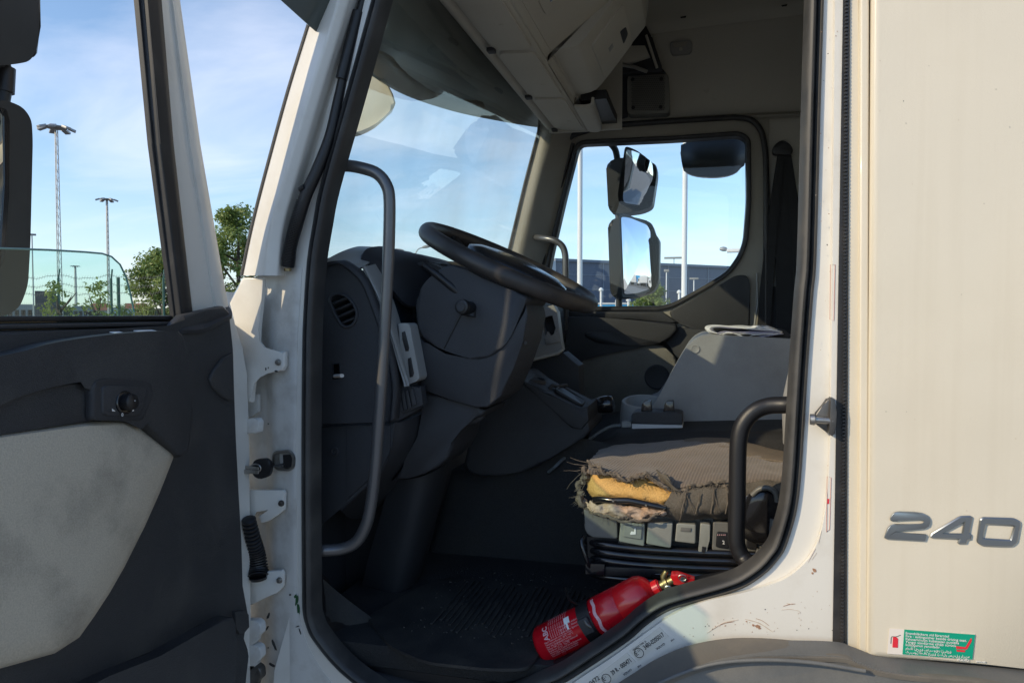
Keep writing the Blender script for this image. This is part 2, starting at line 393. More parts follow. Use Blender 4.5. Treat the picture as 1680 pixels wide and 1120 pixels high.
M['carpet'] = material('black_floor_rubber', (0.022, 0.023, 0.025), 0.75, bump=0.7, bscale=260, var=0.8, vscale=9, vcol=(0.05, 0.047, 0.042), fine=0.4)
M['mat'] = material('dusty_floor_mat', (0.022, 0.022, 0.023), 0.7, bump=0.4, bscale=180, var=0.9, vscale=8, vcol=(0.075, 0.068, 0.055), vmin=0.4, vmax=0.8, fine=0.3)
M['bar'] = material('worn_grab_bar', (0.15, 0.15, 0.155), 0.32, metal=0.55, var=0.6, vscale=14, vcol=(0.16, 0.155, 0.15))
M['steel'] = material('zinc_steel', (0.42, 0.41, 0.39), 0.35, metal=1.0, var=0.7, vscale=60, vcol=(0.2, 0.18, 0.16))
M['darksteel'] = material('dark_steel', (0.12, 0.115, 0.11), 0.4, metal=0.8, var=0.6, vscale=40, vcol=(0.22, 0.2, 0.18))
M['brass'] = material('dull_brass', (0.34, 0.26, 0.13), 0.4, metal=0.9, var=0.7, vscale=80, vcol=(0.12, 0.1, 0.07))
M['foam'] = material('yellow_foam', (0.72, 0.44, 0.15), 0.9, bump=0.8, bscale=260, var=0.8, vscale=16, vcol=(0.42, 0.22, 0.05), vmin=0.5, vmax=0.85, fine=0.25)
M['lining'] = material('pale_seat_lining', (0.52, 0.40, 0.31), 0.9, bump=0.4, bscale=200, var=0.8, vscale=22, vcol=(0.33, 0.16, 0.05), fine=0.2)
M['fray'] = material('frayed_fabric', (0.15, 0.125, 0.10), 0.95, var=0.8, vscale=60, vcol=(0.27, 0.23, 0.18), fine=0.3)
M['red'] = material('red_paint', (0.58, 0.006, 0.016), 0.26, coat=0.35, var=0.35, vscale=25, vcol=(0.30, 0.012, 0.016), vmin=0.55, vmax=0.9)
M['redtop'] = material('bright_red_plastic', (0.72, 0.012, 0.018), 0.24, coat=0.4)
M['print'] = material('pale_print', (0.72, 0.45, 0.47), 0.5, var=0.5, vscale=120, vcol=(0.5, 0.15, 0.17))
M['wprint'] = material('white_print', (0.82, 0.82, 0.8), 0.5)
M['ink'] = material('black_ink', (0.02, 0.02, 0.022), 0.5)
M['chrome'] = material('grey_chrome_badge', (0.34, 0.36, 0.37), 0.30, metal=0.9, coat=0.3)
M['green'] = material('green_print', (0.0, 0.33, 0.20), 0.35, coat=0.2)
M['redprint'] = material('red_print', (0.72, 0.03, 0.05), 0.4)
M['stickerwhite'] = material('white_sticker', (0.78, 0.72, 0.66), 0.4)
M['deep'] = material('near_black_plastic', (0.026, 0.028, 0.033), 0.55, bump=0.3, bscale=800, btype='voronoi', fine=0.2, var=.4, vscale=5, vcol=(.034,.034,.036))
M['scuffpaint'] = material('scuffed_paint', (0.55, 0.46, 0.38), 0.7, var=.8, vscale=60, vcol=(.4,.28,.2))
M['shadecloth'] = material('shaded_beige_vinyl', (0.20, 0.19, 0.165), 0.6, bump=0.3, bscale=420, var=0.6, vscale=8, vcol=(0.13, 0.12, 0.105), fine=0.2)  # darker copy of the beige vinyl, the passenger door's shade in its colour
M['clearsticker'] = material('aged_clear_sticker', (0.68, 0.66, 0.60), 0.25, coat=0.3, var=0.5, vscale=30, vcol=(0.6, 0.55, 0.45))
M['paper'] = material('white_paper', (0.80, 0.80, 0.80), 0.85, bump=0.1, bscale=60)
M['bluepaper'] = material('pale_violet_paper', (0.46, 0.45, 0.58), 0.85)
M['kickgrey'] = material('grey_fender_plastic', (0.115, 0.12, 0.122), 0.55, var=0.8, vscale=7, vcol=(0.23, 0.22, 0.20), vmin=0.4, vmax=0.8, bump=0.15, bscale=300, fine=0.1)
M['mudgrey'] = material('dusty_fender_lip', (0.13, 0.12, 0.105), 0.7, var=0.8, vscale=9, vcol=(0.22, 0.19, 0.15), bump=0.2, bscale=200)
M['switch'] = material('olive_grey_button', (0.25, 0.26, 0.235), 0.42, var=0.4, vscale=20, vcol=(0.17, 0.17, 0.15), coat=0.1)
M['seatgrey'] = material('seat_base_plastic', (0.13, 0.13, 0.12), 0.42, var=0.6, vscale=14, vcol=(0.2, 0.19, 0.17))
M['webbing'] = material('black_webbing', (0.012, 0.012, 0.014), 0.7, bump=0.4, bscale=500)
M['rust'] = material('rust_stain', (0.33, 0.17, 0.10), 0.8, var=0.8, vscale=40, vcol=(0.5, 0.38, 0.28))
M['greenscuff'] = material('dark_green_scuff', (0.02, 0.09, 0.03), 0.6)
M['blackscuff'] = material('black_scuff', (0.03, 0.03, 0.03), 0.6)
M['redline'] = material('faded_red_print', (0.60, 0.33, 0.27), 0.5)
M['cable'] = material('grey_cable', (0.30, 0.33, 0.345), 0.45)
M['clusterblue'] = material('instrument_cover', (0.03, 0.05, 0.075), 0.12, coat=0.5)
M['glass'] = glass_mat('clear_glass', (0.93, 0.975, 0.97), 1.0, 0.09)
M['sideglass'] = glass_mat('side_glass', (0.93, 0.97, 0.985))
M['tintglass'] = glass_mat('green_tint_glass', (0.84, 0.955, 0.935), 1.0, 0.02)
M['visor'] = material('dark_green_visor', (0.075, 0.09, 0.085), 0.3, coat=0.2)
M['mirror'] = material('mirror_glass', (0.86, 0.88, 0.90), 0.01, metal=1.0)
# ribbed seat cloth
def seat_cloth():
    m = material('ribbed_brown_seat_cloth', (0.23, 0.18, 0.14), 0.92, sheen=0.2, var=0.6, vscale=8, vcol=(0.13, 0.105, 0.082), vmin=.4, vmax=.7, fine=0.3)
    t = m.node_tree; n = t.nodes; L = t.links; b = n['Principled BSDF']
    tcn = n.new('ShaderNodeTexCoord'); mpn = n.new('ShaderNodeMapping'); wv = n.new('ShaderNodeTexWave')
    mpn.inputs['Rotation'].default_value = (0, 0, R(8))
    L.new(tcn.outputs['Object'], mpn.inputs[0]); L.new(mpn.outputs[0], wv.inputs['Vector'])
    wv.bands_direction = 'X'; wv.inputs['Scale'].default_value = 46; wv.inputs['Distortion'].default_value = 0.6; wv.inputs['Detail'].default_value = 1.0
    src = b.inputs['Base Color'].links[0].from_socket
    mx = n.new('ShaderNodeMixRGB'); mx.blend_type = 'MULTIPLY'; mx.inputs[0].default_value = 0.45
    rr = n.new('ShaderNodeValToRGB'); rr.color_ramp.elements[0].color = (0.35, 0.33, 0.32, 1); L.new(wv.outputs['Fac'], rr.inputs[0])
    L.new(src, mx.inputs[1]); L.new(rr.outputs[0], mx.inputs[2]); L.new(mx.outputs[0], b.inputs['Base Color'])
    bp = n.new('ShaderNodeBump'); bp.inputs['Strength'].default_value = 0.4; bp.inputs['Distance'].default_value = 0.002
    L.new(wv.outputs['Fac'], bp.inputs['Height']); L.new(bp.outputs[0], b.inputs['Normal'])
    return m
M['seat'] = seat_cloth()
M['seatplain'] = material('plain_brown_seat_cloth', (0.235, 0.19, 0.14), 0.92, bump=0.5, bscale=500, var=0.5, vscale=9, vcol=(0.19, 0.155, 0.12), fine=0.35)
M['seatside'] = material('dark_seat_cloth', (0.12, 0.105, 0.085), 0.92, bump=0.6, bscale=420, var=0.7, vscale=12, vcol=(0.15, 0.13, 0.10), fine=0.35)
# ================================================================== the truck: one thing; everything bolted to it is a part
T = empty('truck', (-0.2, 1.0, 0.0), 'white cab-over truck with its driver door wide open, 240 on its side panel', 'truck')
W = (0, -1, 0)                               # towards the camera side

# ---- outline of the door opening (outer edge of the rubber), photo points at the side of the cab
OPEN_PX = [(613,0),(572,150),(530,300),(517,365),(507,430),(501,520),(499,600),(498,780),(499,960),(500,1000),(504,1020),(512,1040),(526,1060),(544,1082),(566,1104),(600,1130),(650,1158),(720,1172),(800,1165),(860,1145),
           (900,1127),(930,1114),(981,1081),(1031,1047),(1061,1021),(1093,1000),(1125,989),(1158,980),(1190,971),(1218,961),(1240,948),(1259,933),(1274,916),(1286,898),(1297,866),(1306,830),(1312,780),(1317,703),(1322,620),(1326,560),(1332,480),(1337,420),(1343,200),(1349,0),(1354,-200)]
TOP_PX = [(1350,-235),(1335,-262),(1300,-275),(1000,-285),(740,-275),(700,-262),(680,-230),(655,-150)]
YS = 0.03
open3 = [v for v in cr([P(x, y, YS) for x, y in OPEN_PX], 4)] + [P(x, y, YS) for x, y in TOP_PX]
outer_px = [(484,440),(480,560),(478,1000),(450,1100),(430,1400),(1420,1400),(1420,1080),(1378,1062),(1392,0),(1396,-330),(700,-330),(655,-180),(596,0),(545,150),(503,300),(489,380)]
plate('aperture_panel', [P(x, y, YS) for x, y in outer_px], [open3], (0, 0.012, 0), M['white'], T)
# return flange behind the rubber
sweep('aperture_flange', open3, W, [(0.002, -0.002), (0.012, -0.012), (0.016, -0.03), (0.024, -0.032)], M['rubber'], T)
seal = sweep('door_seal', open3, W, [(-0.003,-0.004),(-0.002,0.006),(0.002,0.0095),(0.006,0.006),(0.0075,-0.001),(0.0095,0.003),(0.012,0.014),(0.016,0.0195),(0.021,0.018),(0.0245,0.010),(0.0255,-0.003),(0.027,-0.012),(0.0275,-0.028)], M['seal'], T, ang=50)

# ---- raised outer skin behind the opening, down to the wheel arch
ridge = cr([(1373,-330),(1370,0),(1367,300),(1364,600),(1361,760),(1352,850),(1338,897),(1318,926),(1284,951),(1230,969),(1160,985),(1110,1004),(1062,1036),(1004,1078),(930,1128),(880,1180)], 4)
skin_px = [(p.x, p.y) for p in [Vector((a[0], a[1])) for a in ridge]] + [(900,1300),(1381,1300),(1381.5,1062),(1390.5,0),(1393,-330)]
ys('pillar_skin', skin_px, 0.017, 0.012, M['white'], T, bev=0.010, segs=4, ang=60)
# rubber strip between door pillar and side panel, with its fine ribs
st = abox('gap_strip', P(1383, 1062, 0.014), P(1389, -330, 0.012) + Vector((0.0, 0.03, 0)), M['rubber'], T)
bm = bmesh.new()
top, bot = P(1392, -60, 0.008), P(1384.5, 1062, 0.008)
slab_bm(bm, [P(1391,-330,0.008), P(1397,-330,0.008), P(1389,1062,0.008), P(1382.5,1062,0.008)], (0, 0.03, 0), 0.002, 1)
n = 190
for i in range(n):
    c = top.lerp(bot, i/(n-1)) + Vector((-0.0030, -0.001, 0))
    box_bm(bm, c, (0.0022, 0, 0), (0, 0.0022, 0), (0, 0, 0.0016))
bmk('ribbed_strip', bm, M['rubber'], T)
# flange and the big "240" side panel
ys('panel_flange', [(1390,-330),(1408,-330),(1414,1072),(1402,1069),(1389,1062)], 0.012, 0.02, M['white2'], T, bev=0.003)
ys('flange_step', [(1412,-330),(1427,-330),(1424,1078),(1418,1076),(1410,1071)], 0.000, 0.02, M['white2'], T, bev=0.006, segs=3)
side = ys('side_panel', [(1434,-330),(2700,-330),(2700,1217),(1680,1096),(1440,1080),(1424,1074)], -0.012, 0.05, M['white2'], T, bev=0.012, segs=4)
# badge: each digit a raised shape
YB = -0.0125
def digit(px, holes=()):
    bm = bmesh.new()
    pts = PL([(1440+x/7, 820+y/7) for x, y in px], YB-0.004)
    slab_bm(bm, pts, (0, 0.004, 0), 0.0017, 3)
    return bmk('badge_digit', bm, M['chrome'], side, 30)
two = [(145,210),(170,165),(205,140),(260,133),(430,138),(520,150),(575,175),(603,215),(606,260),(590,300),(550,325),(500,332),(215,348),(190,358),(185,372),(555,392),(566,405),(545,472),(100,447),(78,437),(82,415),(115,325),(150,290),(200,276),(490,278),(525,270),(540,245),(520,225),(470,215),(235,225),(225,243),(150,238)]
digit(fillet([(a, b, 0) for a, b in two], 10, 2) and two)
four_o = [(592,418),(612,375),(920,190),(955,177),(1060,175),(1084,188),(1050,372),(1070,385),(1075,400),(1065,450),(1030,456),(1010,500),(925,500),(912,485),(925,447),(620,432)]
def ring_digit(outer, hole):
    """digit with a hole: front sheet, bevelled rims."""
    O = [P(1440+x/7, 820+y/7, YB) for x, y in outer]; Hh = [P(1440+x/7, 820+y/7, YB) for x, y in hole]
    def inset(L, d):
        c = []; n = len(L); A = Vector()
        for i in range(n): A += (L[i-1]).cross(L[i])
        s = 1 if A.y > 0 else -1
        for i in range(n):
            a = (L[i]-L[i-1]).normalized(); b = (L[(i+1) % n]-L[i]).normalized(); t = (a+b).normalized()
            nn = Vector((t.z, 0, -t.x))*s; c.append(L[i] - nn*(-d)/max(0.55, nn.dot(Vector((a.z, 0, -a.x))*s)))
        return c
    def build(sg):
        Oi, Hi = inset(O, sg*0.0018), inset(Hh, -sg*0.0018)
        return Oi, Hi
    Oi, Hi = build(1)
    # pick the sign that shrinks the outer loop
    per = lambda L: sum((L[i]-L[i-1]).length for i in range(len(L)))
    if per(Oi) > per(O): Oi, Hi = build(-1)
    up = Vector((0, -0.004, 0)); mid = Vector((0, -0.0022, 0))
    o = plate('badge_digit', [v+up for v in Oi], [[v+up for v in Hi]], (0, 0.002, 0), M['chrome'], side, 30)
    V = []; Fc = []
    for A, B in ((O, Oi), (Hh, Hi)):
        k = len(V); n = len(A); V += [v for v in A] + [v+mid for v in A] + [v+up for v in B]
        for i in range(n):
            j = (i+1) % n
            Fc += [(k+i, k+j, k+n+j, k+n+i), (k+n+i, k+n+j, k+2*n+j, k+2*n+i)]
    m2 = mk('rim', V, Fc, M['chrome'], None, 30)
    # join into one mesh
    me = o.data; bm = bmesh.new(); bm.from_mesh(me)
    off = WP[m2.name] - WP[o.name]; vv = [bm.verts.new(v.co + off) for v in m2.data.vertices]
    for p in m2.data.polygons:
        try: bm.faces.new([vv[i] for i in p.vertices])
        except ValueError: pass
    bmesh.ops.remove_doubles(bm, verts=bm.verts, dist=1e-5); bmesh.ops.recalc_face_normals(bm, faces=bm.faces)
    bm.to_mesh(me); bm.free(); bpy.data.objects.remove(m2)
    me.polygons.foreach_set('use_smooth', [True]*len(me.polygons)); me.set_sharp_from_angle(angle=R(30))
    return o
ring_digit(four_o, [(745,375),(985,252),(960,378)])
ring_digit([tuple(p) for p in fillet([(1128,480),(1165,215),(1200,190),(1560,200),(1640,240),(1635,290),(1600,480),(1540,532),(1400,532),(1190,522)], 28, 3)],
           [tuple(p) for p in fillet([(1205,430),(1240,275),(1560,292),(1515,450)], 14, 2)])
# safety sticker on the panel
stk = ys('safety_sticker', [(1459.3,1030.5),(1599.8,1040),(1594.6,1081.5),(1455.5,1071.5)], YB-0.0010, 0.0009, M['stickerwhite'], side)
YK = YB-0.0012
gp = ys('green_field', [(1483.7,1032),(1599.8,1040.5),(1595.2,1081.2),(1480.7,1072.6)], YK-0.0006, 0.0005, M['green'], side)
bm = bmesh.new()
slab_bm(bm, PL([(1465.5,1044),(1470,1044),(1473.5,1047),(1473.0,1061.8),(1464.2,1061.2),(1465,1047)], YK-0.0006), (0, 0.0005, 0))
bmk('extinguisher_symbol', bm, M['redprint'], side)
tube('hose_symbol', [P(x, y, YK-0.0004) for x, y in [(1461.5,1055),(1462,1046),(1463.5,1043.5),(1470,1043.8)]], 0.0005, M['ink'], side, 6, flat=0.6)
tube('lever_symbol', [P(x, y, YK-0.0004) for x, y in [(1470,1043.8),(1477.5,1041)]], 0.0005, M['ink'], side, 6, flat=0.6)
bm = bmesh.new()
slab_bm(bm, PL([(1568.5,1059),(1584,1061),(1593,1046),(1594.5,1047),(1594,1051.5),(1586.5,1064.5),(1569,1063.5)], YK-0.0012), (0, 0.0005, 0))
slab_bm(bm, PL([(1569,1065),(1584,1066),(1582.5,1069),(1570,1068)], YK-0.0012), (0, 0.0005, 0))
bmk('seat_symbol', bm, M['redprint'], side)
o0 = P(1485.5, 1039.5, YK-0.0012); ux = P(1595, 1047.8, YK-0.0012) - o0
u = 1.4/1213*1.02                             # metres per photo pixel here
z_ = 4.6*u*1.12
text_on('sticker_lettering', [('Brandsläckare vid förarstol', 0, 0, z_, 'LEFT', 0, 57*u), ('Fire - extinguisher beside driving seat.', 0, -4.35*u, z_, 'LEFT', 0, 80*u), ('Palosammutin kuljettajan puolella', 0, -8.7*u, z_, 'LEFT', 0, 70*u),
      ('Yangın söndürme cihazı sürücü', 0, -13.0*u, z_, 'LEFT', 0, 66*u), ('koltuğunun yanındadır.', 0, -17.2*u, z_, 'LEFT', 0, 46*u), ('مطفأة الحريق بجانب مقعد السائق', 0, -22.4*u, z_*.95, 'LEFT', 0, 60*u), ('کپسول اطفاء حریق در کنار صندلی راننده', 0, -27.6*u, z_*.95, 'LEFT', 0, 84*u),
      ('VOLVO', 67*u, -32.6*u, z_*.9, 'LEFT', 0.00006), ('20476788', 91*u, -32.6*u, z_*0.62)], o0, ux, W, M['wprint'], side)

# ---- stickers on the sill
YL = 0.0160
def estick(name, quad, o, x, items, circ, px):
    ys(name, quad, YL, 0.0006, M['clearsticker'], T)
    o3 = P(*o, YL-0.0004); ux = P(*x, YL-0.0004) - o3
    text_on('approval_lettering', items, o3, ux, W, M['ink'], T)
    c = P(*circ, YL-0.0004); n = 28
    bm = bmesh.new()
    tube_bm(bm, [c + Vector((math.cos(a)*px, 0, math.sin(a)*px)) for a in (2*math.pi*k/n for k in range(n))], 0.0006, 5, True)
    bmk('approval_ring', bm, M['ink'], T)
up_ = 1.42/1213*1.03
for k, (dx, dy, s, small) in enumerate([(0, 0, '34RI-0205017', 1), (-53.5, 42, '39 R - 000471', 0)]):
    q = [(1032+dx,1067+dy),(1082+dx,1028+dy),(1097+dx,1043+dy),(1047+dx,1084+dy)]
    items = [(s, 0, 0, 10*up_, 'LEFT', 0.0001, 40*up_), ('VOLVO', 15*up_, -11*up_, 5.0*up_), ('20541', 42*up_, -13*up_, 2.8*up_)]
    if small: items.append(('VEHICLE TYPE  JL', -17*up_, 9*up_, 3.6*up_))
    estick('approval_sticker', q, (1058.5+dx,1065+dy), (1090+dx,1042.5+dy), items, (1048.2+dx,1070.5+dy), 7.4*up_)
    o3 = P(1044.3+dx, 1075.3+dy, YL-0.0004); ux = P(1054+dx, 1068.5+dy, YL-0.0004)-o3
    text_on('approval_lettering', [('E', 0, 0, 10*up_), ('11' if k == 0 else '1', 6*up_, 3*up_, 5*up_)], o3, ux, W, M['ink'], T)
ys('approval_sticker', [(925,1151),(975,1110),(990,1125),(940,1167)], YL, 0.0006, M['clearsticker'], T)
text_on('approval_lettering', [('E11 55 R-01 0472', 0, 0, 10*up_)], P(930,1153,YL-0.0004), P(982,1115,YL-0.0004)-P(930,1153,YL-0.0004), W, M['ink'], T)

# ---- faded marking strips on the pillar
for pts in ([(1362.5,434),(1370,434),(1368,526),(1361.5,524)], [(1357,781),(1363.5,783),(1361,868),(1356,872)]):
    loop = [P(x, y, 0.0165) for x, y in cr(fillet([(a, b, 0) for a, b in pts], 3, 2), 1, True) ] if False else [P(x, y, 0.0165) for x, y in pts]
    tube('marking_outline', loop, 0.0006, M['redline'], T, 5, True)
ys('marking_dot', [(1357.5,818),(1360.5,818),(1360,826),(1357.5,826)], 0.0162, 0.0006, M['redprint'], T)

# ---- striker on the pillar
ys('striker_plate', [(1350,664),(1356,655),(1366,652),(1371,672),(1373,690),(1370,712),(1364,715),(1352,706),(1340,697),(1336,690),(1338,678)], 0.006, 0.012, M['darksteel'], T, bev=0.003)
sb = P(1371, 684, -0.03)
slab('striker_bracket', PL([(1363,652),(1370,655),(1373,675),(1372,700),(1366,716),(1360,712)], -0.012), (0, 0.02, 0), M['darksteel'], T, 0.002)
tube('striker_bolt', [P(1332, 688, -0.004), P(1366, 690, -0.006)], 0.0062, M['steel'], T, 14)
lathe('striker_head', P(1329, 687.5, -0.004), P(1366, 690, -0.006)-P(1332, 688, -0.004), [(0,0.0), (0,0.0095),(0.007,0.0105),(0.010,0.0085),(0.0105,0)], M['steel'], T, 16)

# ---- dirt, chips and rust that have a shape of their own
def blot(name, x, y, Y, rx, ry, mat, rot=0, n=11, jag=0.45, parent=T, t=0.0006):
    pts = []
    for k in range(n):
        a = 2*math.pi*k/n; r = 1 - jag*random.random()
        px, py = math.cos(a)*rx*r, math.sin(a)*ry*r
        pts.append((x + px*math.cos(rot) - py*math.sin(rot), y + px*math.sin(rot) + py*math.cos(rot)))
    return ys(name, pts, Y, t, mat, parent)
for x, y, rx, ry, rot in [(1243,1027,5,3,.2),(1246,1030,3,2,.2),(1236,1025,3,2,.6),(1336,935,3,5,-.6),(1333,940,2,2.5,-.6),(1372,958,1.5,2,0),(1190,1026,2,1,0),(1225,1019,2,1,.3)]:
    blot('rust_spot', x, y, 0.0163, rx, ry, M['rust'], rot)
random.seed(31)
def scratch(x0, y0, x1, y1, bow, w, mat, Y=0.0163):
    pts = cr([(x0, y0), ((x0+x1)/2, (y0+y1)/2-bow), (x1, y1)], 6); n = len(pts); up_s = []; lo_s = []
    for i, p in enumerate(pts):
        ww = w*(.35+.65*math.sin(math.pi*i/(n-1)))*(.5+.7*random.random()); up_s.append((p[0], p[1]-ww)); lo_s.append((p[0], p[1]+ww))
    ys('paint_scratch', up_s+lo_s[::-1], Y, .0006, M[mat], T)
for a in [(1160,1038,1212,1016,5,.9,'scuffpaint'),(1168,1032,1205,1019,3,.6,'rust'),(1222,1015,1268,1036,4,.8,'scuffpaint'),(1240,1014,1262,1026,2,.5,'rust'),(1285,994,1305,990,1,.6,'rust'),(1290,989,1300,991,0,.4,'scuffpaint'),(1326,922,1338,900,0,.5,'rust'),(1332,918,1340,906,0,.4,'scuffpaint'),(1325,912,1333,902,0,.35,'scuffpaint'),(1282,1000,1312,1002,2,.4,'scuffpaint'),(1343,892,1348,870,0,.5,'scuffpaint')]:
    scratch(*a)
for k in range(46):
    t = random.random(); x = 1120+250*t; y = 1045-75*t*random.random()-18*random.random()
    if y < 1046: blot('paint_chip', x, y, .0163, .5+1.0*random.random(), .4+.8*random.random(), M[random.choice(['rust','scuffpaint','scuffpaint','blackscuff'])], random.random()*3, 7)
for k in range(26): blot('paint_chip', 1330+45*random.random(), 40+840*random.random(), .0163, .5+.8*random.random(), .5+1.2*random.random(), M[random.choice(['scuffpaint','rust','blackscuff'])], random.random()*3, 7) 
for k in range(16): blot('paint_chip', 1440+230*random.random(), 60+960*random.random(), -.0128, .4+.5*random.random(), .4+.6*random.random(), M[random.choice(['scuffpaint','blackscuff'])], random.random()*3, 7)
for x, y, rx, ry, rot in [(487,985,3.4,10,.2),(489,997,3,12,-.1),(485,978,3,4,0)]:
    blot('green_scuff', x, y, 0.0264, rx, ry, M['greenscuff'], rot)
for x, y, rx, ry, rot in [(476,975,2,2.5,0),(488,1027,4,1.2,-.3),(492,1035,1,8,-.3),(440,1010,3,7,.4),(438,1030,2,6,.6),(450,1058,3,12,-.35),(446,1090,6,3,.5),(1091,1001,4,3,0)]:
    blot('black_scuff', x, y, 0.0264, rx, ry, M['blackscuff'], rot)

# ---- front wheel-arch fender
grid('fender_lip', [[(lambda p: P(*p, -0.004))(a), P(b[0], b[1], -0.055), P(c[0], c[1], -0.070)] for a, b, c in [
    ((930,1185),(960,1205),(965,1215)), ((1000,1130),(1024,1150),(1030,1160)), ((1040,1103),(1062,1124),(1069,1132)), ((1081,1078),(1104,1102),(1110,1110)), ((1134,1057),(1160,1083),(1166,1090)), ((1202,1046),(1240,1071),(1245,1079)), ((1283,1048),(1300,1070),(1305,1078)), ((1364,1059),(1380,1072),(1384,1080)), ((1392,1066),(1412,1083),(1414,1091)), ((1450,1086),(1470,1099),(1472,1107)), ((1680,1107),(1685,1121),(1685,1129)), ((2700,1228),(2705,1250),(2705,1260))]],
    M['mudgrey'], T, (5, 3), 0.008)
arch = cr([(955,1210),(1030,1159),(1069,1130),(1110,1108),(1166,1087),(1245,1075),(1305,1074),(1384,1077),(1414,1087),(1472,1103),(1685,1125),(1905,1149),(2300,1196),(2700,1246)], 4)
ys('fender', [(p[0], p[1]) for p in [(v[0], v[1]) for v in [Vector((a[0], a[1])) for a in arch]]] + [(2700,1700),(955,1700)], -0.066, 0.06, M['kickgrey'], T, bev=0.012, segs=4)
inner = cr([(1000,1180),(1050,1140),(1085,1118),(1162,1090),(1243,1082),(1330,1086),(1420,1100)], 5)
tube('fender_bead', [P(a[0], a[1], -0.078) for a in inner], 0.0035, M['kickgrey'], T, 8)

# ---- front corner post (A-pillar): outer skin, gutter, inner flange
rows = [(-330, 652,683,700,712,716,730), (-150, 563,596,616,628,635,655), (0, 522,555,573,590,598,616), (150, 476,509,528,541,549,575), (300, 435,464,484,497,506,533), (380, 415,442,463,478,489,520), (452, 400,433,455,470,482,508)]
def prow(r):
    y, a, b, c, d, e, f = r
    return [P(a-6, y, 0.10), P(a, y, 0.012), P(b, y, -0.018), P(c, y, -0.004), P(d, y, 0.046), P(e, y, 0.050), P(f, y, 0.029)]
rs = [prow(r) for r in rows]
V = []; Fc = []
cols = [cr([r[j] for r in rs], 6) for j in range(7)]; nr = len(cols[0])
# keep the section crisp: round each corner a little
secs = [[tuple(p) for p in fillet([cols[j][i] for j in range(7)], 0.006, 3, closed=False)] for i in range(nr)]
nc = len(secs[0])
for s in secs: V += s
for i in range(nr-1):
    for j in range(nc-1):
        a = i*nc+j; Fc.append((a, a+1, a+nc+1, a+nc))
mk('corner_post', V, Fc, M['white'], T, 45, recalc=True)
tube('post_edge_trim', [P(a-2, y, 0.03) for a, y in cr([(652,-330),(563,-150),(522,0),(476,150),(435,300),(415,380),(400,452)], 4)], 0.006, M['dark'], T, 8)
# wiring loom that runs down the gutter
loom = cr([(612,-60,.036),(585,40,.034),(566,115,.030),(556,160,.028),(541,225,.022),(520,280,.012),(502,320,.006),(489,362,.006),(478,400,.010),(472,428,.014)], 6)
tube('wiring_loom', [P(a[0], a[1], a[2]) for a in loom], [0.008+0.005*min(1, i/len(loom)*1.6) for i in range(len(loom))], M['black'], T, 12)
bm = bmesh.new()
cp = [P(a[0], a[1], a[2]) for a in cr([(497,330,.005),(486,365,.004),(477,402,.008),(472,438,.012)], 14)]
for i in range(0, len(cp)-1):
    d = (cp[i+1]-cp[i]).normalized(); lathe_bm(bm, cp[i], d, [(0, 0.011), (0.0008, 0.0138), (0.0026, 0.0138), (0.0034, 0.011)], 12)
bmk('corrugated_conduit', bm, M['black'], T)
lathe('conduit_end', P(472,440,.012), (0,0,-1), [(0,0.008),(0.006,0.008),(0.006,0)], M['brass'], T, 10)
tube('loom_clip', [P(493,312,.0), P(500,306,-.004)], 0.006, M['black'], T, 8)
tube('loom_sleeve', [P(a[0], a[1], a[2]) for a in cr([(588,20,.034),(569,95,.028),(560,130,.025)], 4)], 0.0125, M['black'], T, 10)
# lower corner panel and the step where it meets the post
ys('corner_cover', [(399,455),(432,455),(429,490),(424,540),(423,560),(432,572),(448,577),(467,577),(467,600),(463,608),(440,612),(425,616),(416,626),(412,660),(404,660),(392,560),(376,497)], 0.012, 0.012, M['white'], T, bev=0.004, segs=3)
grid('corner_fold', [[P(399,455,.013), P(372,500,.10), P(330,560,.22)], [P(394,530,.013), P(372,545,.09), P(345,585,.2)], [P(404,660,.013), P(395,665,.09), P(370,680,.2)]], M['white'], T, (4, 4), 0.004)
# hinge pillar
hp = [(436, 425,445,459,472,486,510), (500, 415,437,450,468,482,506), (560, 404,436,450,468,481,502), (640, 398,440,449,466,480,501), (700, 398,440,449,466,480,500), (800, 398,441,450,468,480,500), (900, 398,440,450,466,480,501), (1000, 398,438,450,464,480,504), (1080, 398,434,452,466,482,530), (1200, 398,430,452,470,490,620)]
grid('hinge_pillar', [[P(a,y,.085), P(b-8,y,.076), P(b,y,.068), P(c,y,.046), P(d,y,.036), P(e,y,.028), P(f-14,y,.0285)] for y,a,b,c,d,e,f in hp], M['white_in'], T, (5, 3), 0.004)
tube('pillar_fold', [P(x, y, .05) for x, y in cr([(462,470),(470,505),(462,545),(448,577)], 5)], 0.004, M['white_in'], T, 8)
def bolt(x, y, Y, r, parent=T, mat='steel'):
    lathe('bolt', P(x, y, Y), W, [(0, r*1.25), (0.002, r*1.25), (0.0022, r), (0.006, r*0.95), (0.0065, r*0.5), (0.0045, r*0.4), (0.0045, 0)], M[mat], parent, 12)
hb1 = ys('hinge_bracket', [(398,803),(440,804),(464,804),(467,808),(466,836),(455,845),(440,855),(428,858),(424,846),(440,838),(442,834),(420,838),(414,850),(411,865),(398,866)], 0.016, 0.008, M['white'], T, bev=0.002)
hb2 = ys('hinge_bracket', [(398,938),(430,938),(462,935),(465,940),(464,962),(455,972),(435,980),(420,986),(411,993),(398,996)], 0.016, 0.008, M['white'], T, bev=0.002)
bolt(457, 594, .012, .0055); bolt(462, 825, .016, .0055, T, 'darksteel'); bolt(459, 951, .016, .0055)
blot('bolt_hole', 453, 609, 0.0115, 3, 2.5, M['blackscuff']); blot('bolt_hole', 436, 605, 0.0115, 1.5, 3, M['blackscuff']); blot('bolt_hole', 440, 603, 0.0115, 1, 2, M['blackscuff'])
for y in (695, 1062): blot('bolt_hole', 440, y, .0295, 1.5, 1.5, M['blackscuff'])
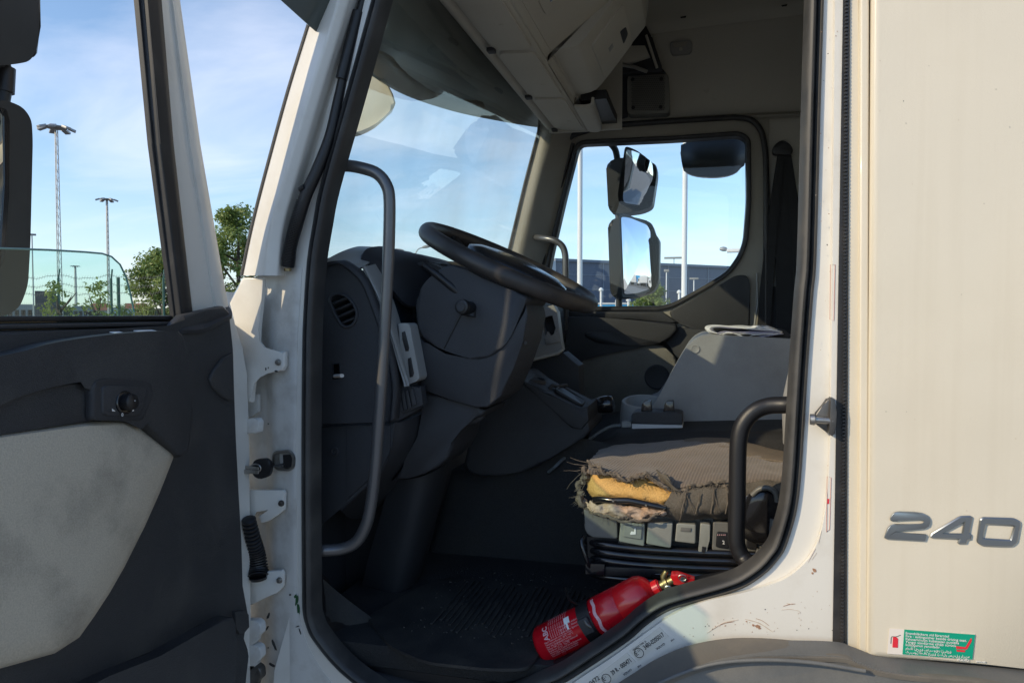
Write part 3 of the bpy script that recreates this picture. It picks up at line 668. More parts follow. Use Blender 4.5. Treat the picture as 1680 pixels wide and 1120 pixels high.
ys('hinge_leaf', [(404,647),(423,647),(423,676),(412,684),(404,684)], 0.05, 0.01, M['white_in'], T, bev=0.003)
ys('hinge_knuckle', fillet([(400,688,0),(420,686,0),(424,692,0),(423,710,0),(402,712,0)], 3, 3), 0.045, 0.02, M['white_in'], T, bev=0.004)
bolt(411, 702, .045, .006)
for yy, nm in ((1038, 0), (1078, 1), (1112, 2)):
    pts = [(400,yy-20),(420,yy-20),(427,yy-14),(428,yy+2),(420,yy+8),(418,yy+18),(400,yy+22)]
    ys('hinge_knuckle', fillet([(a, b, 0) for a, b in pts], 4, 3), 0.045, 0.02, M['white_in'] if nm != 2 else M['darksteel'], T, bev=0.005)
    if nm == 0: tube('hinge_wire', [P(x, y, .04) for x, y in cr([(404,1024),(420,1021),(425,1030),(422,1048),(410,1056)], 5)], 0.0028, M['steel'], T, 8)
# front corner of the body and the door's hinge edge close the gap in front of the recess
slab('corner_panel', [Vector((P(398,470,.085).x-.004, .10, .6)), Vector((P(398,470,.085).x-.004, .10, H+.05)), Vector((-1.085,.05,H+.05)), Vector((-1.085,.05,.6))], (-.015,-.004,0), M['white_in'], T, .002)
slab('body_skin', [Vector((-1.088,.052,.6)), Vector((-1.088,.052,H+.05)), Vector((-1.14,.5,H+.02)), Vector((-1.14,.5,.6))], (-.01,0,0), M['white'], T, .002)
# striker-like key hole with the lock barrel
sweep('lock_surround', [P(x, y, .026) for x, y in [tuple(p)[:2] for p in fillet([(449,742,0),(476,739,0),(483,748,0),(482,766,0),(474,771,0),(455,770,0),(449,760,0)], 5, 3)]], W, [(-0.003,0),(-0.001,0.004),(0.003,0.004),(0.005,-0.004),(0.006,-0.02)], M['steel'], T)
ys('lock_recess', [(464,746),(481,745),(481,766),(465,766)], 0.0262, 0.004, M['black'], T)
# rubber cable bellows between door and pillar
bm = bmesh.new()
bp_ = [P(a[0], a[1], a[2]) for a in cr([(408,850,-.02),(414,880,.0),(420,905,.02),(424,930,.02),(424,946,.01)], 5)]
for i in range(len(bp_)-1):
    d = bp_[i+1]-bp_[i]; rr = 0.010 + 0.009*i/len(bp_)
    lathe_bm(bm, bp_[i], d, [(0, rr), (d.length*0.3, rr+0.005), (d.length*0.7, rr+0.005), (d.length, rr)], 16)
lathe_bm(bm, bp_[-1], (0.1,0,-1), [(0, .02), (.006, .017), (.009, .008), (.0095, 0)], 16)
bmk('cable_bellows', bm, M['black'], T)

# ---- exterior sun visor across the top of the windscreen
def vz(x, y, Y): return P(x, y, Y)
lowe = [(440,-18,-.10),(508,43,-.02),(556,84,.10),(606,122,.30),(655,152,.60),(704,171,.90),(760,187,1.20),(820,199,1.55),(866,207,1.83),(890,210,2.0)]
rows = []
for x, y, Y in lowe:
    p = P(x, y, Y); rows.append([p, p + Vector((0.06, 0, 0.10)), p + Vector((0.15, 0, 0.30))])
grid('sun_visor', rows, M['visor'], T, (5, 4), 0.006)
M['visorreflect'] = material('tan_visor_reflection', (.20,.165,.125), .45, var=.4, vscale=6, vcol=(.15,.12,.09))  # tan strip: overhead console's reflection in the windscreen, put in as colour
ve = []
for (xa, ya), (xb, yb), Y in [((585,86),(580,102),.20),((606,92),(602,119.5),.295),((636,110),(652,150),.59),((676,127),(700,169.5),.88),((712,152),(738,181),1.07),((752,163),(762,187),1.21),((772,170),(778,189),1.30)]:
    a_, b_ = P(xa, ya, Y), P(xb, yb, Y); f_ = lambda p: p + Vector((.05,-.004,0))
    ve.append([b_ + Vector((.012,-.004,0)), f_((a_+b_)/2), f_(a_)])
grid('visor_reflection', ve, M['visorreflect'], T, (4, 3), .004)
# ================================================================== the open driver door (stands at right angles to the side, on the plane x = -0.95)
D = empty('door', (-0.95, 0.0, 1.0)); D.parent = T; D.location = Vector((-0.95, 0.0, 1.0)) - WP['truck']
XD = -0.95
def zof(x, y, X=XD): return PX(x, y, X).z
# white pressed-steel shell with its flange showing past the trim
xs('door_shell', [(-420,556),(290,556),(304,530),(372,505),(384,522),(398,570),(407,612),(409,740),(410,870),(411,993),(413,1125),(415,1500),(-420,1500)], XD, 0.045, M['white'], D, bev=0.006, segs=3)
abox('hinge_edge', (-1.04, -.30, .62), (-.985, .058, H-.02), M['white'], D, .006)
# dark lower moulding
trim_low = [(-420,560),(280,541),(302,517),(340,508),(368,502),(378,512),(382,572),(384,640),(387,721),(391,800),(396,887),(398,960),(401,1001),(409,1007),(410,1025),(404,1036),(397,1042),(396,1052),(408,1062),(410,1075),(404,1110),(400,1150),(398,1500),(-420,1500)]
xs('door_trim', trim_low, XD+0.020, 0.018, M['door'], D, bev=0.008, segs=3)
# vertical moulded step by the hinge side
xs('hinge_trim', fillet([(303,548,0),(330,530,0),(365,507,0),(377,513,0),(381,572,0),(383,640,0),(386,721,0),(390,800,0),(340,760,0),(322,735,0),(316,690,0),(311,610,0)], 8, 3), XD+0.026, 0.02, M['door'], D, bev=0.006, segs=3)
# grey sloped cap where the sill meets the window post
grid('sill_corner', [[PX(268,543,-.955), PX(283,530,-.972), PX(297,517,-.985)], [PX(300,541,-.925), PX(312,524,-.95), PX(322,512,-.975)], [PX(330,540,-.918), PX(343,520,-.945), PX(352,506,-.972)], [PX(352,531,-.918), PX(366,514,-.94), PX(368,501,-.965)], [PX(381,516,-.925), PX(380,509,-.94), PX(374,500,-.965)]], M['dash'], D, (4, 4), 0.008)
# window sill: outer rubber, channel, inner rail
def rail(name, y0, y1, X, mat, x1=290, t=0.02, bev=0.003):
    a0, a1 = zof(150, y0, X), zof(150, y1, X); yb = PX(x1, 520, X).y
    lo = Vector((X-t, -1.05, min(a0, a1))); hi = Vector((X, yb, max(a0, a1)))
    return abox(name, lo, hi, mat, D, bev)
rail('glass_seal', 518, 526, -.962, M['rubber'], 284, .012)
rail('sill_channel', 525, 560, -.972, M['black'], 290, .02)
rail('sill_rail', 529.5, 537, -.950, M['dark'], 292, .012, .004)
rail('sill_ledge', 540, 560, -.944, M['door'], 300, .02, .006)
# arm-rest moulding: upper plate with an opening for the mirror switch, lower grip plate
top_e = cr([(-420,640),(-200,612),(0,584),(90,562),(180,549),(260,543),(298,544)], 5)
up_px = [(p[0], p[1]) for p in top_e] + [(304,552),(308,580),(313,620),(316,690),(315,722),(310,742),(300,750),(291,744),(240,700),(236,694),(205,691),(152,690),(149,640),(146,624)] + [(p[0], p[1]) for p in cr([(146,624),(90,634),(30,652),(-40,682),(-200,735),(-420,790)], 4)[1:]]
xs('armrest', up_px, -0.895, 0.045, M['door'], D, bev=0.010, segs=4, ang=60)
grip_px = [(-420,785),(-200,730),(-40,678),(30,650),(90,632),(150,622),(152,692),(90,699),(0,713),(-200,752),(-420,810)]
xs('armrest_grip', grip_px, -0.906, 0.035, M['door'], D, bev=0.006, segs=3)
# switch dish
dish = [(p[0], p[1]) for p in fillet([(151,630,0),(166,621,0),(236,624,0),(254,632,0),(250,650,0),(238,689,0),(151,689,0)], 7, 3)]
xs('switch_dish', dish, -0.8925, 0.012, M['dash'], D, bev=0.007, segs=3)
xs('switch_plate', [(p[0], p[1]) for p in fillet([(168,632,0),(232,634,0),(245,640,0),(232,682,0),(168,681,0)], 8, 3)], -0.8895, 0.006, M['dark'], D, bev=0.004, segs=3)
kc = PX(204, 660, -.890); kn = Vector((1, -0.05, 0.12)).normalized()
lathe('switch_bezel', kc, kn, [(-0.002, 0.0185), (0.003, 0.0185), (0.004, 0.017), (0.004, 0.0155), (0.001, 0.015), (0.001, 0)], M['gloss'], D, 28)
lathe('mirror_knob', kc, kn, [(0.0, 0.0125), (0.013, 0.0135), (0.017, 0.0125), (0.0185, 0.010), (0.019, 0)], M['black'], D, 28)
lathe('knob_dot', kc + kn*0.0192 + Vector((0, 0.002, 0.001)), kn, [(0, 0.0009), (0.0004, 0.0009), (0.0004, 0)], M['wprint'], D, 8)
for cx, cy, s in ((187, 672, 1), (217, 672, -1)): slab('switch_arrow', PXL([(cx-2.8*s, cy-2), (cx+2.8*s, cy+2.5), (cx-2.8*s, cy+2.2)], -.8845), (-0.0005, 0, 0), M['wprint'], D)
text_on('switch_zero', [('0', 0, 0, 0.008)], PX(199, 683, -.8845), (0, 1, 0), (1, 0, 0), M['wprint'], D)
# stained vinyl panel, bulging
pan = [(-420,815),(-200,752),(0,711),(95,698),(150,691),(211,690),(226,698),(286,741),(284,752),(262,808),(238,862),(205,928),(180,972),(155,1010),(130,1045),(90,1071),(0,1096),(-200,1140),(-420,1190)]
cb = (-40, 900)
def bulge(k, X):
    return [PX(cb[0]+(x-cb[0])*k, cb[1]+(y-cb[1])*k, X) for x, y in pan]
L0, L1, L2, L3 = bulge(1.0, -0.930), bulge(1.0, -0.914), bulge(0.965, -0.902), bulge(0.80, -0.896)
V = L0+L1+L2+L3; n = len(pan); Fc = []
for k in range(3):
    for i in range(n): Fc.append((k*n+i, k*n+(i+1) % n, (k+1)*n+(i+1) % n, (k+1)*n+i))
Fc.append(tuple(3*n+i for i in range(n)))
mk('vinyl_panel', V, Fc, M['cloth'], D, 50, recalc=True)
# round bump stop cover on the hinge side
bm = bmesh.new()
cpt = PX(384, 618, -.932)
for i in range(13):
    pass
pts = PXL([(384,578),(386,655),(378,658),(364,650),(350,635),(345,622),(352,606),(366,588)], -.9235)
slab_bm(bm, pts, (-0.006, 0, 0), 0.006, 4)
bmk('hinge_cover', bm, M['door'], D, 60)
# storage pocket
pk = [(-300,1330),(100,1150),(180,1108),(262,1076),(320,1043),(372,1014),(384,1012),(388,1024),(390,1060),(386,1110),(380,1180),(370,1400),(-300,1500)]
xs('door_pocket', pk, -0.900, 0.03, M['door'], D, bev=0.006, segs=3)
xs('pocket_slot', [(180,1096),(262,1062),(330,1022),(362,1012),(366,1020),(330,1036),(262,1074),(180,1108)], -0.9285, 0.004, M['black'], D, bev=0.002)
xs('trim_clip', [(386,1002),(401,1001),(409,1007),(410,1028),(402,1038),(394,1040),(388,1030)], -0.922, 0.012, M['door'], D, bev=0.004)
# window frame post: white steel, rubber lip, black run channel
def post(name, xl, xr, X, t, mat, bev=0.004, y0=-330, y1=520):
    """xl, xr: two (y, x) pairs each giving the left and right edges."""
    f = lambda e, y: e[0][1] + (e[1][1]-e[0][1])*(y-e[0][0])/(e[1][0]-e[0][0])
    ysx = [y0, (2*y0+y1)/3, (y0+2*y1)/3, y1]
    curve = lambda y: -5*math.sin(math.pi*max(0, min(1, y/520)))
    ptsl = [(f(xl, y)+curve(y), y) for y in ysx]; ptsr = [(f(xr, y)+curve(y), y) for y in ysx]
    return xs(name, ptsl + ptsr[::-1], X, t, mat, D, bev, segs=3)
post('window_frame', ((0, 262), (515, 314)), ((0, 296), (515, 378)), -.962, .035, M['white'], .010)
post('frame_step', ((0, 284), (515, 356)), ((0, 296), (515, 378)), -.957, .04, M['white'], .006)
post('window_channel', ((0, 243), (515, 298)), ((0, 266), (515, 318)), -.950, .014, M['rubber'], .005)
post('channel_lip', ((0, 236), (515, 293)), ((0, 242), (515, 299)), -.958, .010, M['dark'], .003)
post('glass_run', ((0, 228), (515, 286)), ((0, 236.5), (515, 293.5)), -.964, .010, M['rubber'], .003)
# half-lowered tinted glass
gl = [(-420,395),(-200,400),(0,407.5),(80,410),(140,413.5),(168,416)] + [(p[0], p[1]) for p in cr([(168,416),(183,421),(197,434),(207,455),(214,482),(222,520)], 5)] + [(222,560),(-420,560)]
xs('window_glass', gl, -0.972, 0.004, M['tintglass'], D, bev=0.001, segs=1)
tube('glass_edge', PXL([(-420,395),(-200,400),(0,407.5),(80,410),(140,413.5),(168,416),(183,421),(197,434),(207,455),(214,482),(220,512)], -.974), 0.0016, material('glass_edge_green', (0.20, 0.33, 0.30), 0.2), D, 6)

# ---- driver's mirrors outside the door
MR = empty('driver_mirror', PX(15, 300, -1.25)); MR.parent = T; MR.location = WP['driver_mirror'] - WP['truck']
XM = -1.36
xs('wide_mirror_housing', [tuple(p)[:2] for p in fillet([(-70,-70,0),(62,-66,0),(65,40,0),(61,80,0),(50,101,0),(24,106,0),(-70,112,0)], 20, 5)], XM, 0.13, M['mirrorbody'], MR, bev=0.026, segs=5)
xs('housing_groove', [(60,-60),(66,-58),(67,44),(62,88),(57,94),(58,60)], XM-.03, 0.06, M['gloss'], MR, bev=0.004)
tube('mirror_arm', [PX(x, y, XM-.03) for x, y in cr([(-6,90),(6,110),(8,140),(2,180),(0,220)], 5)], 0.014, M['mirrorbody'], MR, 14)
tube('arm_collar', [PX(10,112,XM-.03), PX(8,152,XM-.03)], 0.0175, M['black'], MR, 14)
xs('mirror_housing', [tuple(p)[:2] for p in fillet([(-70,166,0),(10,164,0),(38,176,0),(52,196,0),(54,230,0),(50,400,0),(46,470,0),(32,505,0),(8,519,0),(-70,520,0)], 16, 5)], XM, 0.13, M['mirrorbody'], MR, bev=0.030, segs=5)
xs('mirror_glass', [tuple(p)[:2] for p in fillet([(-60,182,0),(0,180,0),(6,190,0),(7,300,0),(1,402,0),(-8,440,0),(-60,445,0)], 6, 4)], XM+.004, 0.004, M['mirror'], MR, bev=0.001)
xs('glass_rim', [tuple(p)[:2] for p in fillet([(0,176,0),(12,180,0),(16,200,0),(15,320,0),(8,420,0),(0,440,0),(2,402,0),(8,300,0),(7,190,0)], 3, 3)], XM+.006, 0.006, M['gloss'], MR, bev=0.002)
M['spk'] = material('speaker_grey', (0.20, 0.195, 0.175), .6, bump=.2, bscale=700)
M['spk2'] = material('speaker_mesh_grey', (0.11, 0.108, 0.10), .6)
# ================================================================== inside of the cab
YF = 1.98                                     # far (passenger) side
zr = H + 1.36                                 # roof
FL = 1.075                                    # floor height
# floor, fire wall, roof, back wall (solid, so that light only comes through the glass)
abox('cab_floor', (-0.90, 0.075, FL-0.05), (0.62, 2.02, FL), M['carpet'], T, .004)
abox('bulkhead', (-1.02, 0.10, 0.75), (-0.955, 2.02, H+0.02), M['dark'], T)
abox('cab_wall', (0.56, 0.10, 0.9), (0.60, 2.06, zr), M['head'], T)
abox('roof', (-0.70, 0.03, zr), (0.62, 2.06, zr+0.05), M['head'], T)
abox('roof_skin', (-0.80, 0.0, zr+0.052), (0.64, 2.10, zr+0.075), M['white'], T)
abox('roof_rail', (-0.62, 0.055, H+1.02), (0.60, 0.13, zr), M['head'], T, .02)
abox('cab_underbody', (-0.93, 0.08, 0.72), (0.66, 2.06, FL-0.052), M['black'], T)
abox('side_wall', (0.262, 0.062, FL), (0.60, 0.105, zr), M['head'], T, .004)
abox('roof_header', (-0.86, 0.06, H+0.98), (-0.66, 2.06, zr), M['white'], T, .02)

# ---- windscreen (slightly bowed) with black border
def wsx(z, Y):
    t = (Y-1.0)/0.95
    return -0.875 + 0.30*(z-H) - 0.055*(1-t*t)
rows = []
for i in range(9):
    z = H - 0.02 + 0.98*i/8
    rows.append([Vector((wsx(z, Y), Y, z)) for Y in (0.085, 0.3, 0.6, 1.0, 1.4, 1.7, 1.955)])
grid('windscreen', rows, M['glass'], T, (1, 2), 0.005, ang=80)
def wline(Y0, Y1, n=10, z=None): return [Vector((wsx(z, Y0+(Y1-Y0)*i/n)+0.004, Y0+(Y1-Y0)*i/n, z)) for i in range(n+1)]

# ---- far corner post and the frame round the passenger window
grid('corner_post', [[P(886,190,1.86), P(905,190,1.85), P(930,190,1.90), P(960,190,1.98)], [P(884,215,1.86), P(900,216,1.85), P(922,218,1.90), P(950,215,1.98)], [P(862,300,1.86), P(880,302,1.85), P(900,304,1.90), P(930,304,1.98)], [P(838,402,1.86), P(856,404,1.85), P(880,404,1.90), P(905,404,1.98)], [P(826,452,1.86), P(844,454,1.85), P(868,454,1.90), P(890,454,1.98)], [P(812,520,1.86), P(830,520,1.85), P(850,520,1.90), P(880,520,1.98)]], M['beige'], T, (4, 5), 0.02)
tube('windscreen_border', [P(x, y, 1.852) for x, y in [(886,190),(883,216),(861,300),(836.5,402),(824,452),(810,515)]], 0.006, M['black'], T, 8)
glass_px = [(p[0], p[1]) for p in fillet([(947,234,0),(1100,227,0),(1212,219,0),(1228,228,0),(1229,330,0),(1224,395,0),(1215,420,0),(1195,448,0),(1160,470,0),(1108,499,0),(1085,506,0),(885,507,0),(903,415,0),(925,320,0)], 14, 4)]
frame_out = [(870,520),(890,440),(912,330),(938,222),(975,212),(1226,195),(1262,195),(1262,560),(870,560)]
plate('window_surround', PL(frame_out, 1.975), [PL(glass_px, 1.975)], (0, 0.06, 0), M['beige'], T)
sweep('passenger_window_seal', PL(glass_px, 1.97), W, [(-0.010,-.004),(-0.009,0.006),(-0.004,0.008),(0.004,0.006),(0.010,0.0),(0.012,-0.03),(0.012,-0.05)], M['rubber'], T)
ys('passenger_window_glass', glass_px, 2.02, 0.004, M['sideglass'], T)
# black rubber of the passenger door opening
dp = [(872,470),(884,410),(905,320),(930,232),(940,222),(985,207),(1100,199),(1205,192.5)] + [(p[0], p[1]) for p in cr([(1205,192.5),(1232,197),(1247,212),(1254,236),(1257,280),(1257,400),(1256,560)], 4)]
tube('passenger_door_seal', [P(x, y, 1.955) for x, y in dp], 0.0125, M['rubber'], T, 10)
tube('passenger_door_seal', [P(x+9, y+3, 1.965) for x, y in dp[:4]], 0.012, M['rubber'], T, 10)
tube('window_guide', [P(x, y, 1.958) for x, y in [(905,400),(912,370),(926,318),(941,250)]], 0.007, M['dark'], T, 8)
# upper side wall, header and rear post
ys('side_wall', [(960,-200),(1420,-260),(1420,186),(1225,190),(985,203),(960,215)], 2.0, 0.05, M['head'], T, bev=.004)
grid('side_header', [[P(975,204,1.975), P(975,208,1.955), P(975,217,1.975)], [P(1100,193,1.975), P(1100,197,1.95), P(1100,203,1.972)], [P(1230,186,1.975), P(1230,190,1.95), P(1230,196,1.972)], [P(1420,180,1.975), P(1420,183,1.955), P(1420,188,1.975)]], M['beige'], T, (3, 4), 0.01)
ys('belt_post', [(1254,188),(1420,182),(1420,620),(1254,620)], 1.99, 0.05, M['head'], T, bev=.003)
tube('post_seam', [P(1242,448,1.962), P(1243,500,1.962), P(1236,545,1.96)], 0.004, M['ltgrey'], T, 8)
# roof side cove with a fold
grid('roof_cove', [[P(1010,70,1.995), P(1010,45,1.93), P(1010,20,1.80), P(1010,0,1.6)], [P(1100,52,1.995), P(1100,30,1.93), P(1100,5,1.8), P(1100,-20,1.6)], [P(1420,12,1.995), P(1420,-15,1.93), P(1420,-40,1.8), P(1420,-70,1.6)]], M['head'], T, (4, 5), 0.01)
# dome lamp, fixing holes, loudspeaker
dl = P(1117, 78, 1.985)
ys('dome_lamp', [(p[0], p[1]) for p in fillet([(1099,69,0),(1132,65,0),(1136,71,0),(1135,84,0),(1131,88,0),(1104,91,0),(1100,86,0)], 4, 3)], 1.985, 0.02, M['ltgrey'], T, bev=.004)
lathe('dome_button', P(1117, 81, 1.984), W, [(0,.008),(.003,.008),(.004,.005),(.004,0)], M['head'], T, 14)
ys('dome_lens', [(1103,71),(1128,68),(1124,76),(1108,78)], 1.9835, 0.004, M['beige'], T, bev=.002)
for x, y in ((1121,27), (1287,8)): ys('fixing_slot', [(x-5,y+1),(x+5,y-1),(x+4,y+2),(x-4,y+3)], 1.90, .004, M['black'], T)
for x, y in ((1159,148), (1173,161)): lathe('plug_cap', P(x, y, 1.999), W, [(0,.011),(.003,.010),(.004,0)], M['head'], T, 14)
spk = ys('loudspeaker', [(p[0], p[1]) for p in fillet([(1029,128,0),(1034,119,0),(1090,117,0),(1097,124,0),(1099,185,0),(1029,188,0)], 7, 4)], 1.93, 0.07, M['spk'], T, bev=.008, segs=3)
bm = bmesh.new()
for i in range(17):
    for j in range(17):
        c = P(1037+3.2*i+1.6*(j % 2), 126+3.4*j, 1.929); box_bm(bm, c, (.0026,0,0), (0,.003,0), (0,0,.0026))
tag(bmk('speaker_grille', bm, M['spk2'], spk), kind='stuff')
for x, y in ((1038,131),(1085,130),(1039,177),(1084,176)): lathe('screw', P(x, y, 1.926), W, [(0,.008),(.003,.008),(.004,.005),(.003,0)], M['black'], spk, 12)
# passenger side corner: stowed sun blind, bracket
ys('corner_panel', [(985,130),(1029,124),(1029,190),(1000,198),(985,200)], 1.955, 0.03, M['dash'], T, bev=.006)
ys('blind_bracket', [(1010,58),(1070,60),(1076,80),(1082,110),(1092,118),(1020,122),(1000,110),(1004,84)], 1.90, 0.06, M['dash'], T, bev=.01, segs=3)
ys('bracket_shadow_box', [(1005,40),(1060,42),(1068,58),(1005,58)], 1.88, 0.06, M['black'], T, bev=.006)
ys('blind_roller', [(1004,75),(1058,74),(1066,92),(1030,104),(1000,100)], 1.875, 0.03, M['head'], T, bev=.008)
tube('bracket_rod', [P(1060,58,1.88), P(1070,88,1.88), P(1078,112,1.89)], .006, M['head'], T, 8)
tube('bracket_rod', [P(1015,106,1.88), P(1040,110,1.87), P(1062,118,1.88)], .008, M['ltgrey'], T, 8)

# ---- overhead shelf across the windscreen
def sp(x, y, z): return PZ(x, y, z)
zs = H + 0.815
ysec = [0.09, 0.5, 0.9, 1.3, 1.6, 1.84]
# under-side: front lip, three doors, seam, hump
def along(Y, pts): return [Vector((a, Y, H+b)) for a, b in pts]
lip = [(-.675,.86),(-.675,.825),(-.660,.812),(-.645,.812),(-.632,.822)]
grid('shelf_lip', [along(Y, lip) for Y in ysec], M['head'], T, (2, 3), 0.008)
und = [(-.634,.818),(-.61,.812),(-.57,.808),(-.52,.803),(-.497,.800),(-.487,.806)]
grid('shelf_underside', [along(Y, und) for Y in ysec], M['head'], T, (2, 3), 0.010)
# three hinged flaps on the under-side, each with a latch notch
for k, (y0, y1) in enumerate(((0.28, 0.80), (0.83, 1.30), (1.33, 1.80))):
    pts = [tuple(p) for p in fillet([(-.616,y0,0),(-.616,y1,0),(-.499,y1,0),(-.499,y0,0)], .03, 5)]
    fl = slab('shelf_flap', [Vector((a, b, H+.8095-(a+.612)*.055-.009)) for a, b, c in pts], (0, 0, 0.012), M['head'], T, bev=.004, segs=3)
    box('flap_latch', (-.624, y1-.012, H+.798), (.012,0,0), (0,.016,0), (0,0,.006), M['dash'], fl, .003)
    lathe('flap_button', (-.54, y0+.32, H+.7955), (0, 0, -1), [(0,.009),(.001,.008),(.001,.004),(.0005,0)], M['head'], fl, 14)
abox('shelf_back', (-.655,.09,H+.852), (-.640,1.86,H+1.34), M['black'], T)
abox('shelf_end', (-.66,1.846,H+.80), (-.34,1.862,H+1.34), M['head'], T)
abox('shelf_floor', (-.66, .09, H+.835), (-.47, 1.86, H+.85), M['head'], T)
# recessed sloping face on the driver's half, protruding locker on the other half
slope = [(-.484,.806),(-.476,.832),(-.37,.915),(-.26,1.0),(-.205,1.06),(-.18,1.34)]
grid('console_slope', [along(Y, slope) for Y in (.06, .5, .97)], M['head'], T, (2, 4), 0.010, ang=35)
lock = {.95: [(-.484,.806),(-.480,.836),(-.470,.842),(-.390,.846),(-.368,.862),(-.255,1.0),(-.205,1.06),(-.18,1.34)],
        1.20: [(-.484,.806),(-.480,.832),(-.470,.838),(-.390,.842),(-.368,.858),(-.255,1.0),(-.205,1.06),(-.18,1.34)],
        1.40: [(-.484,.806),(-.480,.828),(-.470,.834),(-.394,.838),(-.372,.856),(-.258,1.0),(-.207,1.06),(-.18,1.34)],
        1.44: [(-.484,.806),(-.480,.828),(-.470,.836),(-.410,.846),(-.390,.868),(-.275,1.02),(-.225,1.08),(-.20,1.34)],
        1.46: [(-.484,.812),(-.480,.836),(-.470,.850),(-.425,.868),(-.405,.89),(-.295,1.04),(-.25,1.10),(-.23,1.34)]}
V = []; Fc = []; ks = sorted(lock)
secs = [[tuple(p) for p in fillet([Vector((a, Y, H+b)) for a, b in lock[Y]], .010, 3, closed=False)] for Y in ks]; m_ = len(secs[0])
for s_ in secs: V += s_
for i in range(len(secs)-1):
    for j in range(m_-1): a = i*m_+j; Fc.append((a, a+1, a+m_+1, a+m_))
Fc.append(tuple(range(m_))); Fc.append(tuple((len(secs)-1)*m_+j for j in range(m_)))
locker = mk('overhead_locker', V, Fc, M['head'], T, 35, recalc=True)
# end ledge of the console
grid('console_ledge', [along(1.46, [(-.484,.800),(-.46,.796),(-.415,.800),(-.405,.83)]), along(1.66, [(-.484,.797),(-.46,.793),(-.425,.797),(-.415,.83)]), along(1.84, [(-.484,.795),(-.46,.79),(-.43,.795),(-.425,.83)])], M['head'], T, (3, 4), 0.01)
abox('console_slot', (-.46, 1.47, H+.825), (-.36, 1.86, H+.86), M['black'], T)
def cons(Y, u, lift=0.0):                       # point on the locker's rear face, u 0..1
    a, b = Vector((-.368, Y, H+.860)), Vector((-.256, Y, H+.999)); p = a.lerp(b, u); return p + Vector((.78, 0, -.63))*lift
hatch = slab('locker_hatch', fillet([cons(1.03,.10,.007), cons(1.38,.10,.007), cons(1.38,1.0,.007), cons(1.03,1.0,.007)], .02, 3), (-.010, 0, .008), M['head'], locker, .002)
slab('hatch_slot', [cons(1.18,.40,.0085), cons(1.215,.40,.0085), cons(1.215,.52,.0085), cons(1.18,.52,.0085)], (-.003,0,.003), M['ltgrey'], locker, .001)
slab('hatch_pull', fillet([cons(1.17,.76,.0085), cons(1.29,.76,.0085), cons(1.26,.92,.0085), cons(1.19,.92,.0085)], .01, 3), (-.003,0,.003), M['dash'], locker, .001)
def slp(Y, u, lift=0.0):
    a, b = Vector((-.476, Y, H+.832)), Vector((-.26, Y, H+1.0)); p = a.lerp(b, u); return p + Vector((.61, 0, -.79))*lift
slab('display_frame', fillet([slp(.30,.16,.006), slp(.72,.16,.006), slp(.72,.85,.006), slp(.30,.85,.006)], .02, 3), (-.008,0,.008), M['head'], T, .004)
slab('display', [slp(.36,.26,.008), slp(.66,.26,.008), slp(.66,.75,.008), slp(.36,.75,.008)], (-.004,0,.004), M['gloss'], T, .001)

# ---- passenger door lower trim
ys('passenger_door_trim', [(840,505),(1240,508),(1254,470),(1420,470),(1420,900),(840,900)], 1.985, 0.05, M['dark'], T)
ys('passenger_sill', [(880,511),(1086,511),(1112,528),(1100,531),(1040,523),(880,520)], 1.945, 0.04, M['dash'], T, bev=.008, segs=3)
ys('window_corner_trim', [(p[0], p[1]) for p in fillet([(1096,511,0),(1165,476,0),(1208,451,0),(1226,451,0),(1231,466,0),(1230,540,0),(1140,540,0),(1106,528,0)], 8, 3)], 1.955, 0.03, M['dark'], T, bev=.008, segs=3)
ys('passenger_armrest', [(905,520),(960,519),(1040,525),(1108,531),(1112,540),(1100,556),(1080,563),(1040,572),(985,578),(940,596),(905,612)], 1.89, 0.09, M['dash'], T, bev=.014, segs=4)
ys('passenger_pull', cr([(958,548),(985,543),(1015,546),(1050,555),(1084,562),(1060,566),(1020,566),(980,562)], 3, True) and [(p[0], p[1]) for p in cr([(958,548),(985,543),(1015,546),(1050,555),(1084,562),(1060,566),(1020,566),(980,562)], 3, True)], 1.882, 0.02, M['black'], T, bev=.004)
ys('passenger_door_trim', [(p[0], p[1]) for p in fillet([(1112,535,0),(1140,540,0),(1240,543,0),(1260,548,0),(1260,640,0),(1130,640,0),(1112,588,0),(1090,562,0)], 6, 3)], 1.93, 0.04, M['dash'], T, bev=.01, segs=3)
ys('passenger_vinyl_panel', [(p[0], p[1]) for p in fillet([(940,604,0),(985,572,0),(1040,568,0),(1086,565,0),(1112,590,0),(1106,612,0),(1090,650,0),(1060,720,0),(940,720,0),(920,640,0)], 10, 4)], 1.905, 0.05, M['shadecloth'], T, bev=.014, segs=4)
lathe('door_speaker', P(1078,618,1.90), W, [(0,.055),(.004,.055),(.006,.05),(.004,.044),(.002,0)], M['dark'], T, 28)

# ---- seat belt on the far post
bl = P(1284, 240, 1.95)
slab('seat_belt', PL([(1278,250),(1291,250),(1300,330),(1305,540),(1296,620),(1276,620),(1272,420)], 1.95), (0,.004,0), M['webbing'], T)
slab('seat_belt', PL([(1276,250),(1288,252),(1276,360),(1266,500),(1262,620),(1238,620),(1246,480),(1262,340)], 1.944), (0,.004,0), M['webbing'], T)
slab('seat_belt', PL([(1284,250),(1298,252),(1312,340),(1324,450),(1330,560),(1316,560),(1304,450),(1294,340)], 1.948), (0,.004,0), M['webbing'], T)
ys('belt_guide', [(p[0], p[1]) for p in fillet([(1266,246,0),(1272,236,0),(1284,229,0),(1296,236,0),(1302,246,0),(1298,255,0),(1268,254,0)], 5, 3)], 1.935, .02, M['black'], T, bev=.005, segs=3)
